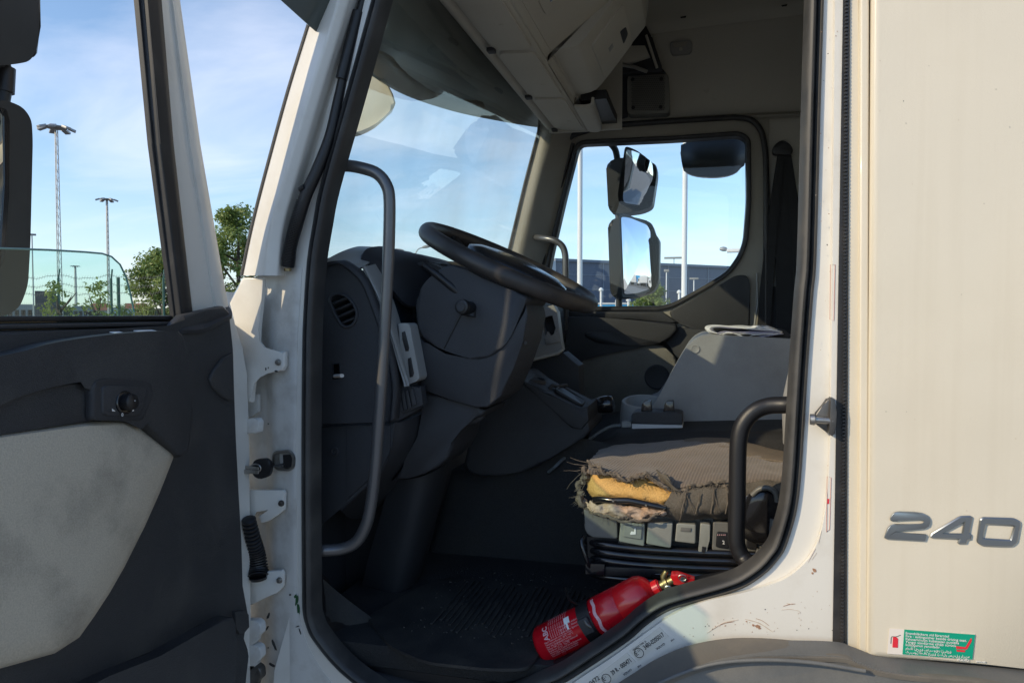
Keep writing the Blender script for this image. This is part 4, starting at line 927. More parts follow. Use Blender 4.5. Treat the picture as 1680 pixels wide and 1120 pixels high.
# grab handle on the far post
tube('grab_handle', [P(a[0], a[1], a[2]) for a in cr([(876,389,1.90),(892,391,1.84),(908,394,1.82),(921,402,1.82),(927,416,1.82),(928,440,1.82),(928,500,1.83),(926,540,1.86)], 5)], .0145, M['bar'], T, 14)
M['gritcol'] = material('dry_grit', (.085,.078,.066), .95, var=.8, vscale=90, vcol=(.06,.055,.05))
# ================================================================== dashboard, steering, console
# near end panel with vent and an empty switch hole
vent_px = [(541,493),(545,485),(553,482),(562,483),(572,489),(580,499),(585,511),(585,521),(580,531),(572,536),(563,535),(556,527),(547,510)]
hole_px = [(543.5,597),(557.5,596),(558.5,622),(543.5,623)]
end_px = [(514,446),(530,437),(548,433),(562,434),(585,452),(598,470),(610,500),(622,533),(632,566),(640,600),(645,640),(640,690),(612,693),(514,696)]
YE = 0.155
plate('end_panel', PL(end_px, YE), [PL(vent_px, YE), PL(hole_px, YE)], (0, .012, 0), M['dash'], T)
tube('vent_rim', PL([tuple(p) for p in cr(vent_px, 3, True)], YE), 0.004, M['dash'], T, 8, closed=True)
ys('vent_box', [(536,478),(592,478),(592,540),(536,540)], YE+.045, .01, M['black'], T)
for k in range(4):
    y = 497 + 10.5*k; x0 = 541 + 5.2*k
    a, b = P(x0, y+5, YE+.006), P(min(587, x0+34-1.0*k), y-9+2.0*(k > 2), YE+.010)
    d = (b-a)/2
    box('vent_slat', (a+b)/2 + Vector((0,.01,0)), d, (0.0, .012, -.003), (0,.0006,.0024), M['dash'], T, .001, 1)
ys('switch_hole', [(538,590),(564,590),(564,628),(538,628)], YE+.05, .01, M['black'], T)
sweep('hole_rim', PL(hole_px, YE), W, [(-.003,-.001),(-.002,.0015),(.001,.0015),(.0015,-.01)], M['dash'], T)
tube('loose_connector', [P(549,617,YE+.012), P(561,616,YE-.006)], .0058, M['stickerwhite'], T, 8, flat=.8)
# edge rail that curves over the end of the dash
grid('dash_edge', [[P(a[0]-3,a[1]+1,YE), P(a[0],a[1],YE-.008), P(a[0]+9,a[1]-5,YE+.004), P(a[0]+15,a[1]-4,YE+.05)] for a in [(512,447),(530,437),(548,432),(562,434),(585,452),(598,470),(610,500),(622,533),(632,566),(640,600),(645,640),(641,690)]], M['dash'], T, (3, 4), .006)
# pale dash top at the foot of the windscreen
grid('dash_top', [[P(520,436,.13), P(540,423,.15), P(562,412,.20), P(585,404.5,.32), P(600,404,.5)], [P(528,437,.15), P(556,428,.17), P(578,416,.22), P(600,407,.34), P(615,405,.5)], [P(552,434,.16), P(580,431,.18), P(597,424,.24), P(616,412,.36), P(640,409,.5)], [P(575,446,.17), P(598,436,.20), P(610,428,.26), P(628,420,.38), P(650,416,.5)]], M['ltgrey'], T, (4, 4), .01)
# dark dash top running across to the far side, up to the windscreen
rows = []
for Y, off in ((.14, 0), (.4, 0), (.8, 0), (1.2, 0), (1.6, 0), (1.95, 0)):
    zt = H + .105
    rows.append([Vector((wsx(zt, Y)-.03, Y, zt-.03)), Vector((wsx(zt, Y)+.03, Y, zt)), Vector((-.74, Y, zt+.028)), Vector((-.66, Y, zt+.02)), Vector((-.60, Y, zt-.04)), Vector((-.585, Y, zt-.16)), Vector((-.61, Y, zt-.36))])
rows = [r for r in rows]
grid('dash_body', [[v.copy() for v in r] for r in rows if r[0].y >= .39], M['dash'], T, (2, 4), .01, ang=40)
# switch rail: pale fascia strip with two slots, then switch banks below
grid('fascia_strip', [[P(a[0],a[1],.17), P(a[0]+4,a[1]-1,.166), P(a[2],a[1]-3,.20), P(a[2]+8,a[1]-5,.24)] for a in [(594,438,608),(606,462,622),(621,494,636),(634,530,648),(645,566,656),(655,600,664),(663,625,668),(665,634,668)]], M['ltgrey'], T, (4, 3), .008)
ys('fascia_panel', [(p[0], p[1]) for p in fillet([(652,530,0),(668,530,0),(672,533,0),(688,618,0),(686,624,0),(669,631,0),(662,628,0),(663,612,0),(657,575,0)], 4, 3)], .20, .05, M['ltgrey'], T, bev=.005, segs=3)
for px in ([(659,545),(664,543),(671,570),(670,576),(665,576),(660,556)], [(669,588),(674,586),(679,612),(677,618),(672,619),(670,600)]):
    ys('fascia_slot', px, .1985, .004, M['black'], T, bev=.001)
grid('switch_fascia', [[P(a[0],a[1],.175), P(a[0]+10,a[1],.19), P(a[2],a[3],.26), P(a[2]+10,a[3],.34)] for a in [(582,447,606,436),(600,478,620,470),(616,512,634,505),(628,548,648,540),(637,584,664,578),(642,612,676,606),(643,640,688,626),(640,692,694,668)]], M['dash'], T, (4, 4), .01)
for q in ([(586,450),(592,448),(618,508),(621,526),(616,520),(600,485)],):
    ys('demister_slot', q, .168, .006, M['black'], T, bev=.001)
sw = [[(642,602),(649,600),(654,634),(646,636)], [(649,600),(655,601),(659,632),(654,634)], [(649,644),(656,642),(661,674),(653,677)], [(657,641.5),(663,640),(668,671),(662,673.5)], [(664,640),(669,639),(675,669),(669,671)], [(671,638),(677,636),(683,663),(676,667)]]
for k, q in enumerate(sw):
    ys('rocker_switch', [(p[0], p[1]) for p in fillet([(a, b, 0) for a, b in q], 1.5, 2)], .196, .03, M['dark'], T, bev=.0025, segs=2)
ys('switch_frame', [(638,598),(660,596),(665,634),(690,634),(694,664),(652,682),(646,640)], .203, .03, M['dash'], T, bev=.003)
lathe('lamp_dial', P(649,580,.197), P(649,580,.197)-P(640,582,.22), [(0,.011),(.006,.011),(.008,.009),(.008,.004),(.006,.003),(.006,0)], M['dark'], T, 16)
# lower end panel under the dash, with a plugged screw
ys('end_panel', [(p[0], p[1]) for p in [(514,699),(610,696),(648,692),(648,700),(643,730),(632,762),(625,775),(610,790),(567,828),(526,856),(520,870),(514,870)]], .175, .02, M['dash'], T, bev=.006, segs=3)
grid('end_panel_cheek', [[P(648,694,.178), P(668,690,.21), P(696,676,.30)], [P(644,730,.178), P(664,730,.22), P(694,715,.32)], [P(628,772,.178), P(645,775,.25), P(672,770,.35)], [P(600,800,.18), P(612,812,.27), P(640,815,.38)], [P(560,838,.18), P(575,850,.3), P(600,850,.42)]], M['dash'], T, (4, 4), .01)
ys('panel_rib', [(567,697),(640,697),(640,740),(628,765),(567,822)], .171, .012, M['dash'], T, bev=.004)
lathe('screw_plug', P(550,740,.174), W, [(0,.010),(.003,.010),(.004,.008),(.001,.006),(.001,.003),(.003,.003),(.003,0)], M['dark'], T, 18)
# instrument hood and dark cluster
grid('instrument_hood', [[P(592,425,.22), P(602,408,.26), P(630,404,.36), P(660,412,.5)], [P(612,440,.24), P(626,424,.28), P(658,412,.40), P(690,418,.55)], [P(640,470,.27), P(652,438,.31), P(690,420,.45), P(720,424,.62)], [P(668,500,.30), P(684,462,.36), P(716,430,.50), P(745,432,.7)], [P(690,500,.34), P(706,462,.42), P(736,436,.56), P(765,442,.8)]], M['dash'], T, (4, 4), .012)
slab('instrument_cover', [P(640,440,.30), P(700,430,.52), P(706,500,.50), P(662,560,.34), P(648,540,.30)], (-.05,.03,0), M['clusterblue'], T, .004)
ys('hood_side', [(676,420),(722,432),(716,452),(704,470),(690,500),(676,540),(664,520)], .46, .06, M['dash'], T, bev=.01)
# steering-column shroud: big rounded upper cover, collar below, kick panel
up = [(684,490),(690,474),(702,458),(722,441),(742,434),(760,440),(790,456),(824,470),(862,486),(862,496),(852,520),(838,552),(822,572),(806,584),(786,589),(764,586),(730,575),(700,560),(688,545),(682,520)]
ys('column_cover', [(p[0], p[1]) for p in cr(up, 2, True)], .245, .22, M['dash'], T, bev=.012, segs=4, ang=80)
low = [(688,552),(700,566),(730,580),(766,591),(788,593),(808,587),(826,575),(842,553),(858,516),(863,500),(866,520),(858,560),(842,605),(822,650),(800,668),(780,669),(740,656),(700,641),(688,638),(690,600)]
ys('column_collar', [(p[0], p[1]) for p in low], .250, .20, M['dash'], T, bev=.010, segs=4, ang=80)
tube('cover_seam', PL([(768,584),(752,548),(700,452)][:0] + [(622+0,0)][:0] + [(728,572),(746,536),(766,496)], .2425), .0012, M['black'], T, 6)
slab('column_neck', [P(742,446,.36), P(790,455,.36), P(870,488,.36), P(858,500,.36), P(800,480,.36)], (0,.14,0), M['black'], T, .01)
lathe('column_key_ring', P(862,562,.262), W, [(0,.004),(.004,.004),(.004,0)], M['black'], T, 10)
kick = [(692,640),(740,657),(780,671),(798,672),(790,684),(764,690),(752,700),(745,730),(734,752),(716,768),(700,775),(668,785),(640,790),(668,760),(690,720),(696,690)]
ys('knee_panel', [(p[0], p[1]) for p in kick], .268, .19, M['dash'], T, bev=.014, segs=4, ang=80)
tube('knee_handle', [P(a[0],a[1],a[2]) for a in cr([(756,690,.31),(776,690,.30),(790,682,.30),(786,674,.31)], 4)], .008, M['dark'], T, 8)
grid('pedal_column', [[P(640,788,.34), P(690,782,.32), P(730,762,.38), P(745,740,.5)], [P(620,860,.36), P(675,860,.33), P(706,850,.40), P(722,830,.52)], [P(600,930,.38), P(655,940,.35), P(688,930,.42), P(700,915,.55)], [P(585,1000,.42), P(640,1003,.38), P(668,1000,.46), P(680,985,.6)]], M['deep'], T, (4, 4), .01)
ys('kick_board', [(500,850),(640,790),(660,1000),(580,1000),(500,960)], .46, .03, M['deep'], T)
# stalks
tube('stalk', [P(a[0],a[1],a[2]) for a in cr([(697,436,.25),(712,447,.245),(738,468,.25),(760,487,.26),(778,498,.28)], 4)], [.0075]*4+[.009]*4+[.0105]*4+[.012]*5, M['black'], T, 12)
lathe('stalk_knob', P(756,503,.20), Vector((-.18,-1,.05))*-1, [(0,0),(0,.012),(.002,.0165),(.012,.018),(.016,.015),(.05,.015),(.052,.021),(.075,.022),(.075,0)], M['black'], T, 24)
lathe('knob_ring', P(756,503,.199), Vector((-.18,-1,.05)), [(0,.011),(.0015,.011),(.0018,.0085),(.0008,.0075),(.0008,0)], M['dash'], T, 20)
tube('stalk_boot', [P(770,520,.25), P(776,496,.26), P(786,490,.30)], .018, M['black'], T, 12)
# steering wheel
WC = P(836,437,.47); tilt = R(25.5)
wn = Vector((math.sin(tilt), -0.055, math.cos(tilt))).normalized(); wx = Vector((math.cos(tilt), 0, -math.sin(tilt))); wy = wn.cross(wx).normalized(); wx = wy.cross(wn)
rw = .232
SW = empty('steering_wheel', WC); SW.parent = T; SW.location = WC - WP['truck']
M['wheel'] = material('worn_wheel_grip', (0.030, 0.028, 0.027), 0.42, bump=.15, bscale=500, var=.8, vscale=10, vcol=(.085,.065,.052), vmin=.42, vmax=.75)
tube('wheel_rim', [WC + (wx*math.cos(a) + wy*math.sin(a))*rw for a in (2*math.pi*k/72 for k in range(72))], .0190, M['wheel'], SW, 18, closed=True, flat=1.15)
def wp(u, v, h): return WC + wx*u + wy*v + wn*h
hubp = []
for rr, h in ((0.0, .000), (.045, -.001), (.078, -.006), (.098, -.018), (.100, -.034), (.075, -.055), (.04, -.075)):
    hubp.append((h, max(rr, 1e-7)))
bm = bmesh.new()
V = []; n = 40
for h, rr in [(.004,.02),(.003,.055),(-.002,.085),(-.012,.104),(-.028,.108),(-.05,.085),(-.08,.05)]:
    V.append([bm.verts.new(wp(rr*1.35*math.cos(a) + .02, rr*.95*math.sin(a), h+.022)) for a in (2*math.pi*k/n for k in range(n))])
for A, B in zip(V, V[1:]):
    for k in range(n): bm.faces.new((A[k], A[(k+1) % n], B[(k+1) % n], B[k]))
bm.faces.new(V[0][::-1]); bm.faces.new(V[-1])
bmk('wheel_hub', bm, material('smooth_hub_plastic', (.018,.018,.02), .22, coat=.25), SW, 60)
for a in (R(22), R(-22), R(158), R(-158)):
    d = wx*math.cos(a) + wy*math.sin(a); s = wn.cross(d)
    bm = bmesh.new()
    path = [(.07, .022, -.022), (.12, .017, -.026), (.17, .014, -.020), (.205, .015, -.008), (.23, .014, -.001)]
    rg = [[bm.verts.new(WC + d*r_ + s*(w_*i) + wn*(h_ + j)) for i, j in ((-1,-.008),(1,-.008),(1,.004),(.5,.009),(-.5,.009),(-1,.004))] for r_, w_, h_ in path]
    for A, B in zip(rg, rg[1:]):
        for k in range(6): bm.faces.new((A[k], A[(k+1) % 6], B[(k+1) % 6], B[k]))
    bm.faces.new(rg[0][::-1]); bm.faces.new(rg[-1])
    bmk('wheel_spoke', bm, M['black'], SW, 50)
lathe('wheel_column', wp(0,0,-.07), -wn, [(0,.055),(.03,.06),(.10,.065),(.18,.07),(.25,.07)], M['black'], T, 24)
# small lid behind the wheel and the vents on the dash top
ys('dash_vent', [(727,428),(800,430),(806,446),(760,444)], .62, .03, M['black'], T, bev=.006)
for k in range(2): ys('vent_blade', [(738+20*k,438),(752+20*k,436),(756+20*k,444),(742+20*k,446)], .615, .006, M['dark'], T, bev=.001)
# centre fascia: light grey with an open bin
cf = [(834,520),(856,510),(884,506),(908,500),(914,512),(920,560),(923,574),(916,580),(870,592),(836,598),(834,580)]
bin_px = [(886,522),(906,517),(915,551),(897,556)]
plate('centre_fascia', PL(cf, 1.06), [PL(bin_px, 1.06)], (0, .05, 0), M['ltgrey'], T)
ys('open_bin', [(880,512),(916,510),(922,562),(884,564)], 1.10, .03, M['black'], T)
ys('bin_lip', [(p[0], p[1]) for p in fillet([(894,556,0),(898,543,0),(903,551,0),(909,549,0),(911,538,0),(916,553,0),(918,560,0),(896,566,0)], 2, 2)], 1.052, .02, M['ltgrey'], T, bev=.003)
ys('fascia_recess', [(848,545),(858,518),(868,560),(866,576),(846,584)], 1.053, .008, M['dark'], T, bev=.002)
tube('fascia_edge', PL([(838,597),(870,591),(916,579),(923,573)], 1.06), .006, M['head'], T, 8)
slab('fascia_base', [P(830,600,1.08), P(924,578,1.08), P(950,600,1.08), P(955,720,1.08), P(830,720,1.08)], (0,.1,0), M['deep'], T, .01)
# engine tunnel and the low console on it
ys('engine_tunnel', [(735,775),(800,770),(905,752),(960,744),(1010,712),(1400,705),(1400,1200),(640,1200),(690,960)], .70, .95, M['carpet'], T, bev=.05, segs=5, ang=80)
con = [(826,622),(836,616),(850,616),(880,640),(905,652),(930,690),(950,702),(962,690),(968,705),(960,716),(920,740),(880,766),(840,776),(790,782),(768,772),(762,756),(775,716),(800,668)]
ys('low_console', [(p[0], p[1]) for p in cr(con, 2, True)], .655, .26, M['deep'], T, bev=.022, segs=4, ang=80)
ys('console_cheek', [(846,615),(866,630),(884,642),(900,645),(950,671),(964,667),(966,690),(954,704),(938,702),(920,686),(900,664),(880,648),(858,630)], .648, .24, M['deep'], T, bev=.008, segs=3, ang=80)
slab('console_top', fillet([P(840,614,.66), P(866,606.5,.84), P(898,618,.86), P(966,660,.86), P(952,671,.66), P(884,642,.66)], .02, 4), (0,0,-.02), M['deep'], T, .004)
cupc = P(871,621.5,.755)
lathe('cup_ring', cupc, (.15,0,1), [(-.03,.036),(.0,.040),(.004,.044),(.0,.047),(-.02,.047)], M['dash'], T, 28)
lathe('cup_well', cupc + Vector((0,0,-.001)), (.15,0,1), [(0,.039),(.001,0)], M['black'], T, 28)
tray = fillet([P(911,640,.70), P(920,633,.83), P(960,658,.83), P(953,665,.70)], .015, 4)
tube('tray_rim', tray, .0045, M['dash'], T, 8, closed=True)
slab('tray_floor', tray, (0,0,-.01), M['black'], T)
tube('tray_divider', [P(897,641,.72), P(906,632,.74), P(914,634,.77), P(930,632,.80)], .0055, M['dash'], T, 8)
# gear lever
tube('gear_lever', [P(950,712,.86), P(966,680,.86), P(978,662,.86)], .012, M['black'], T, 10)
lathe('gear_knob', P(976,665,.86), P(1004,652,.86)-P(976,655,.86), [(0,.012),(.004,.022),(.02,.026),(.045,.027),(.056,.022),(.060,.01),(.061,0)], M['gloss'], T, 20)
tube('gear_gaiter', [P(938,735,.86), P(958,694,.86)], [.05,.022], M['black'], T, 16)
# grey moulded console between the seats, with its cup holder
blk = [(1028,712),(1026,690),(1040,684),(1062,676),(1078,655),(1092,628),(1110,596),(1126,570),(1138,558),(1152,551),(1170,549),(1300,556),(1400,560),(1400,716),(1270,715),(1130,709)]
ys('seat_console', [(p[0], p[1]) for p in fillet([(a, b, 0) for a, b in blk], 5, 3)], .93, .62, M['block'], T, bev=.016, segs=4, ang=70)
lathe('console_plug', P(1140.5,572.5,.929), W, [(0,.0135),(.0015,.0135),(.002,.012),(.0015,.011),(.0015,0)], M['block'], T, 28)
tube('console_ledge', PL([(1124,703),(1200,706),(1300,709)], .929), .003, M['block'], T, 8)
c0 = P(1056,657,1.00)
bm = bmesh.new(); ra = .073; n = 40; rings = []
for h, r_ in ((-.10, .078), (-.02, .073), (-.004, .071), (0, .068), (.0, .058), (-.005, .055), (-.05, .050), (-.052, .0)):
    rings.append([bm.verts.new(c0 + Vector((math.cos(a)*r_*1.0, math.sin(a)*r_*1.1, h + .012*math.sin(a)))) for a in (2*math.pi*k/n for k in range(n))] if r_ else [bm.verts.new(c0 + Vector((0,0,h)))])
for A, B in zip(rings, rings[1:]):
    for k in range(n):
        if len(B) == 1: bm.faces.new((A[k], A[(k+1) % n], B[0]))
        else: bm.faces.new((A[k], A[(k+1) % n], B[(k+1) % n], B[k]))
bmk('cup_holder', bm, M['block'], T, 50)
# grab handles by the door
h1 = cr([(540,280,.075),(566,272,.09),(598,277,.095),(620,286,.095),(634,304,.095),(639,330,.095),(638,400,.095),(635,470,.095),(630,560,.095),(625,640,.095),(620,710,.095),(615,775,.095),(608,830,.095),(600,862,.095),(585,888,.095),(560,900,.09),(520,903,.075)], 4)
tube('grab_handle', [P(a[0],a[1],a[2]) for a in h1], .0132, M['bar'], T, 18)
h2 = cr([(1320,662,.075),(1290,664,.10),(1262,665,.11),(1238,674,.11),(1220,694,.11),(1212,722,.11),(1210,770,.11),(1209,830,.11),(1208,880,.11),(1212,902,.11),(1222,918,.105),(1240,936,.08)], 5)
tube('grab_handle', [P(a[0],a[1],a[2]) for a in h2], .0165, M['black'], T, 18)
# floor: door step trim, mat with moulded ribs, loose sill trim
grid('sill_trim', [[P(a[0],a[1],.05), P(b[0],b[1],.09), P(c[0],c[1],.17)] for a, b, c in [((503,930),(516,930),(540,950)), ((506,1000),(520,1010),(560,1000)), ((530,1060),(556,1060),(600,1030)), ((575,1108),(610,1090),(660,1055)), ((660,1150),(690,1108),(740,1080)), ((760,1160),(790,1112),(840,1085)), ((860,1140),(880,1095),(900,1072)), ((940,1108),(960,1062),(975,1045)), ((1030,1045),(1050,1004),(1060,985)), ((1100,995),(1110,968),(1120,950)), ((1200,965),(1205,945),(1210,930)), ((1260,930),(1262,905),(1262,895))]], M['black'], T, (4, 4), .01)
bm = bmesh.new()
mat_o = [PZ(x, y, FL+.006) for x, y in [(640,1060),(700,1085),(800,1096),(868,1096),(900,1050),(935,1015),(990,966),(912,962),(800,950),(735,945),(690,960),(600,1010)]]
slab_bm(bm, fillet(mat_o, .03, 4), (0,0,-.006), .003, 2)
fmat = bmk('floor_mat', bm, M['mat'], T)
for k in range(26):
    t = k/25; a = mat_o[4].lerp(mat_o[9], .06+.88*t); 
    c = Vector((-.62+.42*t, .30, FL+.0085))
    box('mat_rib', Vector((-.60+.36*t, .32+.03*math.sin(k), FL+.008)), (.0035,0,0), (0,.13,0), (0,0,.0022), M['mat'], fmat, .001, 1)
grid('sill_flap', [[P(520,940,.12), P(560,975,.16), P(620,1020,.2)], [P(516,975,.11), P(560,1010,.15), P(628,1046,.18)], [P(520,1010,.10), P(570,1050,.13), P(640,1066,.16)]], M['mat'], T, (4, 4), .004)

bm = bmesh.new(); rg_ = random.Random(5)
for k in range(260):
    c = Vector((rg_.uniform(-.66,-.12), rg_.uniform(.14,.58), FL+.0075)); q = rg_.uniform(.0005,.0016)
    box_bm(bm, c, (q*rg_.uniform(.6,1.8),q*rg_.uniform(-.5,.5),0), (q*rg_.uniform(-.5,.5),q,0), (0,0,q*.6))
tag(bmk('floor_grit', bm, M['gritcol'], T), kind='stuff')
# ================================================================== driver's seat (a part) with its torn cushion
S = empty('driver_seat', P(1110, 900, .45)); S.parent = T; S.location = WP['driver_seat'] - WP['truck']
def nz(v, s=40, a=.004): return v + Vector((noise.noise(v*s), noise.noise(v*s+Vector((9,2,5))), noise.noise(v*s+Vector((3,7,1)))))*a
st = [[(986,737,.72),(980,741,.60),(972,749,.46),(967,757,.34),(966,766,.268),(968,768,.25)],
      [(1008,729,.735),(1005,734,.60),(1000,744,.46),(994,757,.34),(990,768,.262),(990,774,.244)],
      [(1036,726,.745),(1034,733,.60),(1032,746,.46),(1028,764,.34),(1026,778,.254),(1026,785,.230)],
      [(1062,724,.755),(1064,732,.60),(1064,746,.46),(1063,764,.34),(1061,773,.256),(1060,779,.226)],
      [(1090,721,.77),(1094,730,.60),(1096,746,.46),(1098,766,.34),(1098,786,.246),(1098,796,.216)],
      [(1126,716,.79),(1134,728,.60),(1138,745,.46),(1142,764,.34),(1146,788,.244),(1148,798,.216)],
      [(1160,714,.80),(1168,727,.60),(1174,745,.46),(1178,764,.34),(1182,784,.242),(1184,793,.214)],
      [(1210,718,.80),(1216,732,.60),(1222,749,.46),(1227,766,.34),(1232,782,.242),(1234,792,.214)],
      [(1262,735,.80),(1266,743,.60),(1272,756,.46),(1277,769,.34),(1282,780,.242),(1284,788,.214)],
      [(1340,752,.80),(1344,758,.60),(1348,766,.46),(1352,776,.34),(1356,783,.242),(1358,790,.214)]]
cush = grid('seat_cushion', [[P(*q) for q in r] for r in st], M['seat'], S, (7, 5), .008, ang=80, fn=lambda v, a, b: nz(v, 28, .0035 + (.006 if b > .9 and a < .62 else 0)))
# plain inner panel of the cushion and its piping
pl_ = [[(1098,722,.77),(1112,729,.66),(1124,733,.59),(1134,735.5,.55)], [(1130,714,.79),(1146,723,.67),(1160,734,.57),(1176,742,.51)], [(1165,712,.80),(1184,724,.66),(1200,739,.54),(1216,748,.48)], [(1212,716,.80),(1228,730,.66),(1244,745,.52),(1262,755,.46)], [(1264,733,.80),(1274,741,.66),(1292,752,.52),(1310,761,.46)], [(1342,750,.80),(1348,755,.66),(1356,762,.52),(1370,768,.46)]]
grid('seat_inset', [[P(q[0], q[1]-1.5, q[2]-.006) for q in r] for r in pl_], M['seatplain'], S, (5, 4), .006, ang=80, fn=lambda v, a, b: nz(v, 20, .003))
tube('seat_piping', [P(r[-1][0], r[-1][1]-1, r[-1][2]-.006) for r in pl_], .0022, M['seatplain'], S, 6)
far_b = cr([(984,738,.80),(1000,729,.84),(1030,724,.86),(1070,721,.88),(1100,714,.88),(1125,706,.88)], 4)
tube('seat_bolster', [P(a[0],a[1]+8,a[2]) for a in far_b], [.012+.022*min(1, i/6) for i in range(len(far_b))], M['seatside'], S, 14)
tube('bolster_piping', [P(a[0],a[1]+.5,a[2]-.03) for a in cr([(984,739,.78),(1000,730,.80),(1055,724,.83),(1105,716,.86)], 4)], .0028, M['seatplain'], S, 8)
# bare foam showing through the tear
fo = [[(970,766,.315),(963,773,.300),(961,786,.294),(964,804,.292),(974,818,.30)],
      [(988,776,.275),(983,786,.262),(981,794,.254),(984,810,.250),(992,820,.262)],
      [(1024,787,.262),(1024,796,.246),(1024,802,.240),(1026,814,.237),(1030,823,.25)],
      [(1060,781,.262),(1060,791,.244),(1060,800,.236),(1060,816,.232),(1062,827,.245)],
      [(1092,799,.255),(1091,804,.240),(1090,810,.232),(1088,822,.228),(1088,831,.245)],
      [(1126,802,.260),(1122,806,.248),(1118,809,.236),(1114,814,.232),(1112,822,.245)]]
grid('seat_foam', [[P(*q) for q in r] for r in fo], M['foam'], S, (10, 7), .02, ang=80, fn=lambda v, a, b: nz(nz(v, 30, .003), 200, .0022))
# black pan edge under the foam, pale lining hanging below it
pan_ = [(972,814,.232),(984,813,.222),(1004,815,.212),(1030,815,.206),(1052,819,.204),(1075,824,.204),(1092,827,.206)]
grid('seat_pan', [[P(x,y,Y), P(x,y+2,Y-.010), P(x+1,y+10,Y-.012), P(x+2,y+13,Y+.01)] for x, y, Y in pan_], M['gloss'], S, (4, 3), .008, ang=60)
for x, y in ((1006,821),(1060,828)): lathe('pan_rivet', P(x, y, .190), W, [(0,.003),(.002,.002),(.002,0)], M['steel'], S, 8)
li = [[(954,822,.30),(956,830,.285),(958,838,.28)], [(968,824,.232),(970,833,.216),(976,841,.220)], [(1000,827,.212),(1000,837,.200),(1004,848,.206)], [(1030,829,.206),(1030,840,.192),(1034,852,.200)], [(1060,832,.206),(1060,842,.192),(1058,850,.200)], [(1088,834,.208),(1090,840,.196),(1092,843,.200)]]
grid('torn_lining', [[P(*q) for q in r] for r in li], M['lining'], S, (10, 7), .004, ang=80, fn=lambda v, a, b: nz(nz(v, 60, .008), 220, .004))
tube('torn_hem', [nz(P(a[0],a[1],a[2]-.006), 70, .006) for a in cr([(956,838,.28),(976,842,.215),(1004,850,.2),(1030,855,.194),(1056,852,.194),(1080,842,.194)], 8)], .0032, M['fray'], S, 6)
# dark side facing, still attached towards the rear
sf = [[(1114,801,.222),(1104,806,.21),(1094,820,.200),(1087,836,.200),(1090,846,.22)],
      [(1136,798,.216),(1132,806,.198),(1126,822,.190),(1120,840,.194),(1118,851,.22)],
      [(1162,794,.214),(1162,804,.194),(1160,822,.186),(1158,840,.192),(1156,851,.22)],
      [(1190,792,.212),(1192,804,.192),(1194,822,.186),(1196,840,.192),(1196,849,.22)],
      [(1236,791,.212),(1238,804,.192),(1240,822,.188),(1242,840,.195),(1242,848,.22)],
      [(1290,787,.212),(1292,800,.192),(1292,820,.188),(1294,838,.195),(1296,846,.22)],
      [(1360,789,.212),(1362,800,.192),(1362,820,.188),(1364,838,.195),(1366,846,.22)]]
grid('seat_side', [[P(*q) for q in r] for r in sf], M['seatside'], S, (7, 6), .006, ang=80, fn=lambda v, a, b: nz(nz(v, 30, .006), 90, .002))
for k in range(5):
    x = 1118+24*k
    tube('side_stitch', [nz(P(x+8-2*k, 808, .187), 60, .002), nz(P(x+3, 824, .183), 60, .002), nz(P(x, 842, .19), 60, .002)], .0014, M['fray'], S, 5)
# core under the cloth so no light leaks
ys('cushion_core', [(985,800),(1010,790),(1060,800),(1130,805),(1400,812),(1400,850),(985,842)], .30, .44, M['black'], S, bev=.01)
# ragged edge: folds and threads along the tear
random.seed(21)
edge = cr([(964,757,.27),(976,764,.252),(990,774,.236),(1008,779,.228),(1026,787,.222),(1042,782,.218),(1060,779,.216),(1074,784,.212),(1090,798,.208),(1112,803,.206),(1140,797,.204),(1166,793,.204),(1188,791,.204)], 5)
tube('torn_edge', [nz(P(a[0],a[1],a[2]), 90, .011) for a in cr([tuple(a) for a in edge], 3)], [.0022+.0022*random.random() for _ in range(len(cr([tuple(a) for a in edge], 3)))], M['fray'], S, 6)
e2 = cr([(960,768,.28),(958,785,.285),(956,800,.285),(952,815,.28),(960,828,.25)], 5)
tube('torn_edge', [nz(P(a[0],a[1],a[2]), 120, .016) for a in cr([tuple(a) for a in e2], 4)], [.004+.005*random.random() for _ in range(len(cr([tuple(a) for a in e2], 4)))], M['fray'], S, 6)
e3 = cr([(1186,796,.2),(1194,806,.196),(1199,818,.192)], 6)
tube('torn_edge', [nz(P(a[0],a[1],a[2]), 120, .01) for a in e3], .0035, M['fray'], S, 6)
# flap of cloth curling over at the middle of the tear, dark inside
grid('torn_flap', [[nz(P(*q), 50, .008) for q in r] for r in [[(1078,770,.25),(1086,774,.225),(1094,780,.21)], [(1084,784,.232),(1094,790,.206),(1104,796,.198)], [(1092,798,.222),(1104,803,.200),(1118,806,.196)]]], M['seatside'], S, (4, 4), .003)
bm = bmesh.new()
def strand(x, y, Y, dx, dy, L, r=.0011, n=7, curl=1.0):
    p = P(x, y, Y); pts = [p]; d = Vector((dx, -.25*random.random(), -dy)).normalized()
    for k in range(n):
        d = (d + Vector((random.uniform(-.45,.45), random.uniform(-.3,.2), random.uniform(-.45,.35)))*curl*.6).normalized()
        pts.append(pts[-1] + d*(L/n))
    tube_bm(bm, cr(pts, 2), [r*(1-.6*i/(2*n)) for i in range(2*n+1)], 4)
for a in edge[::1]:
    for _ in range(2):
        strand(a[0]+random.uniform(-4,4), a[1]+random.uniform(-2,5), a[2]-.004, random.uniform(-1,1), random.uniform(-.3,1), random.uniform(.005,.016), random.uniform(.0004,.0009))
for a in e2[::1]:
    for _ in range(2):
        strand(a[0]+random.uniform(-5,4), a[1]+random.uniform(-4,4), a[2]-.004, random.uniform(-1,.5), random.uniform(-.6,.8), random.uniform(.008,.022), random.uniform(.0006,.0014))
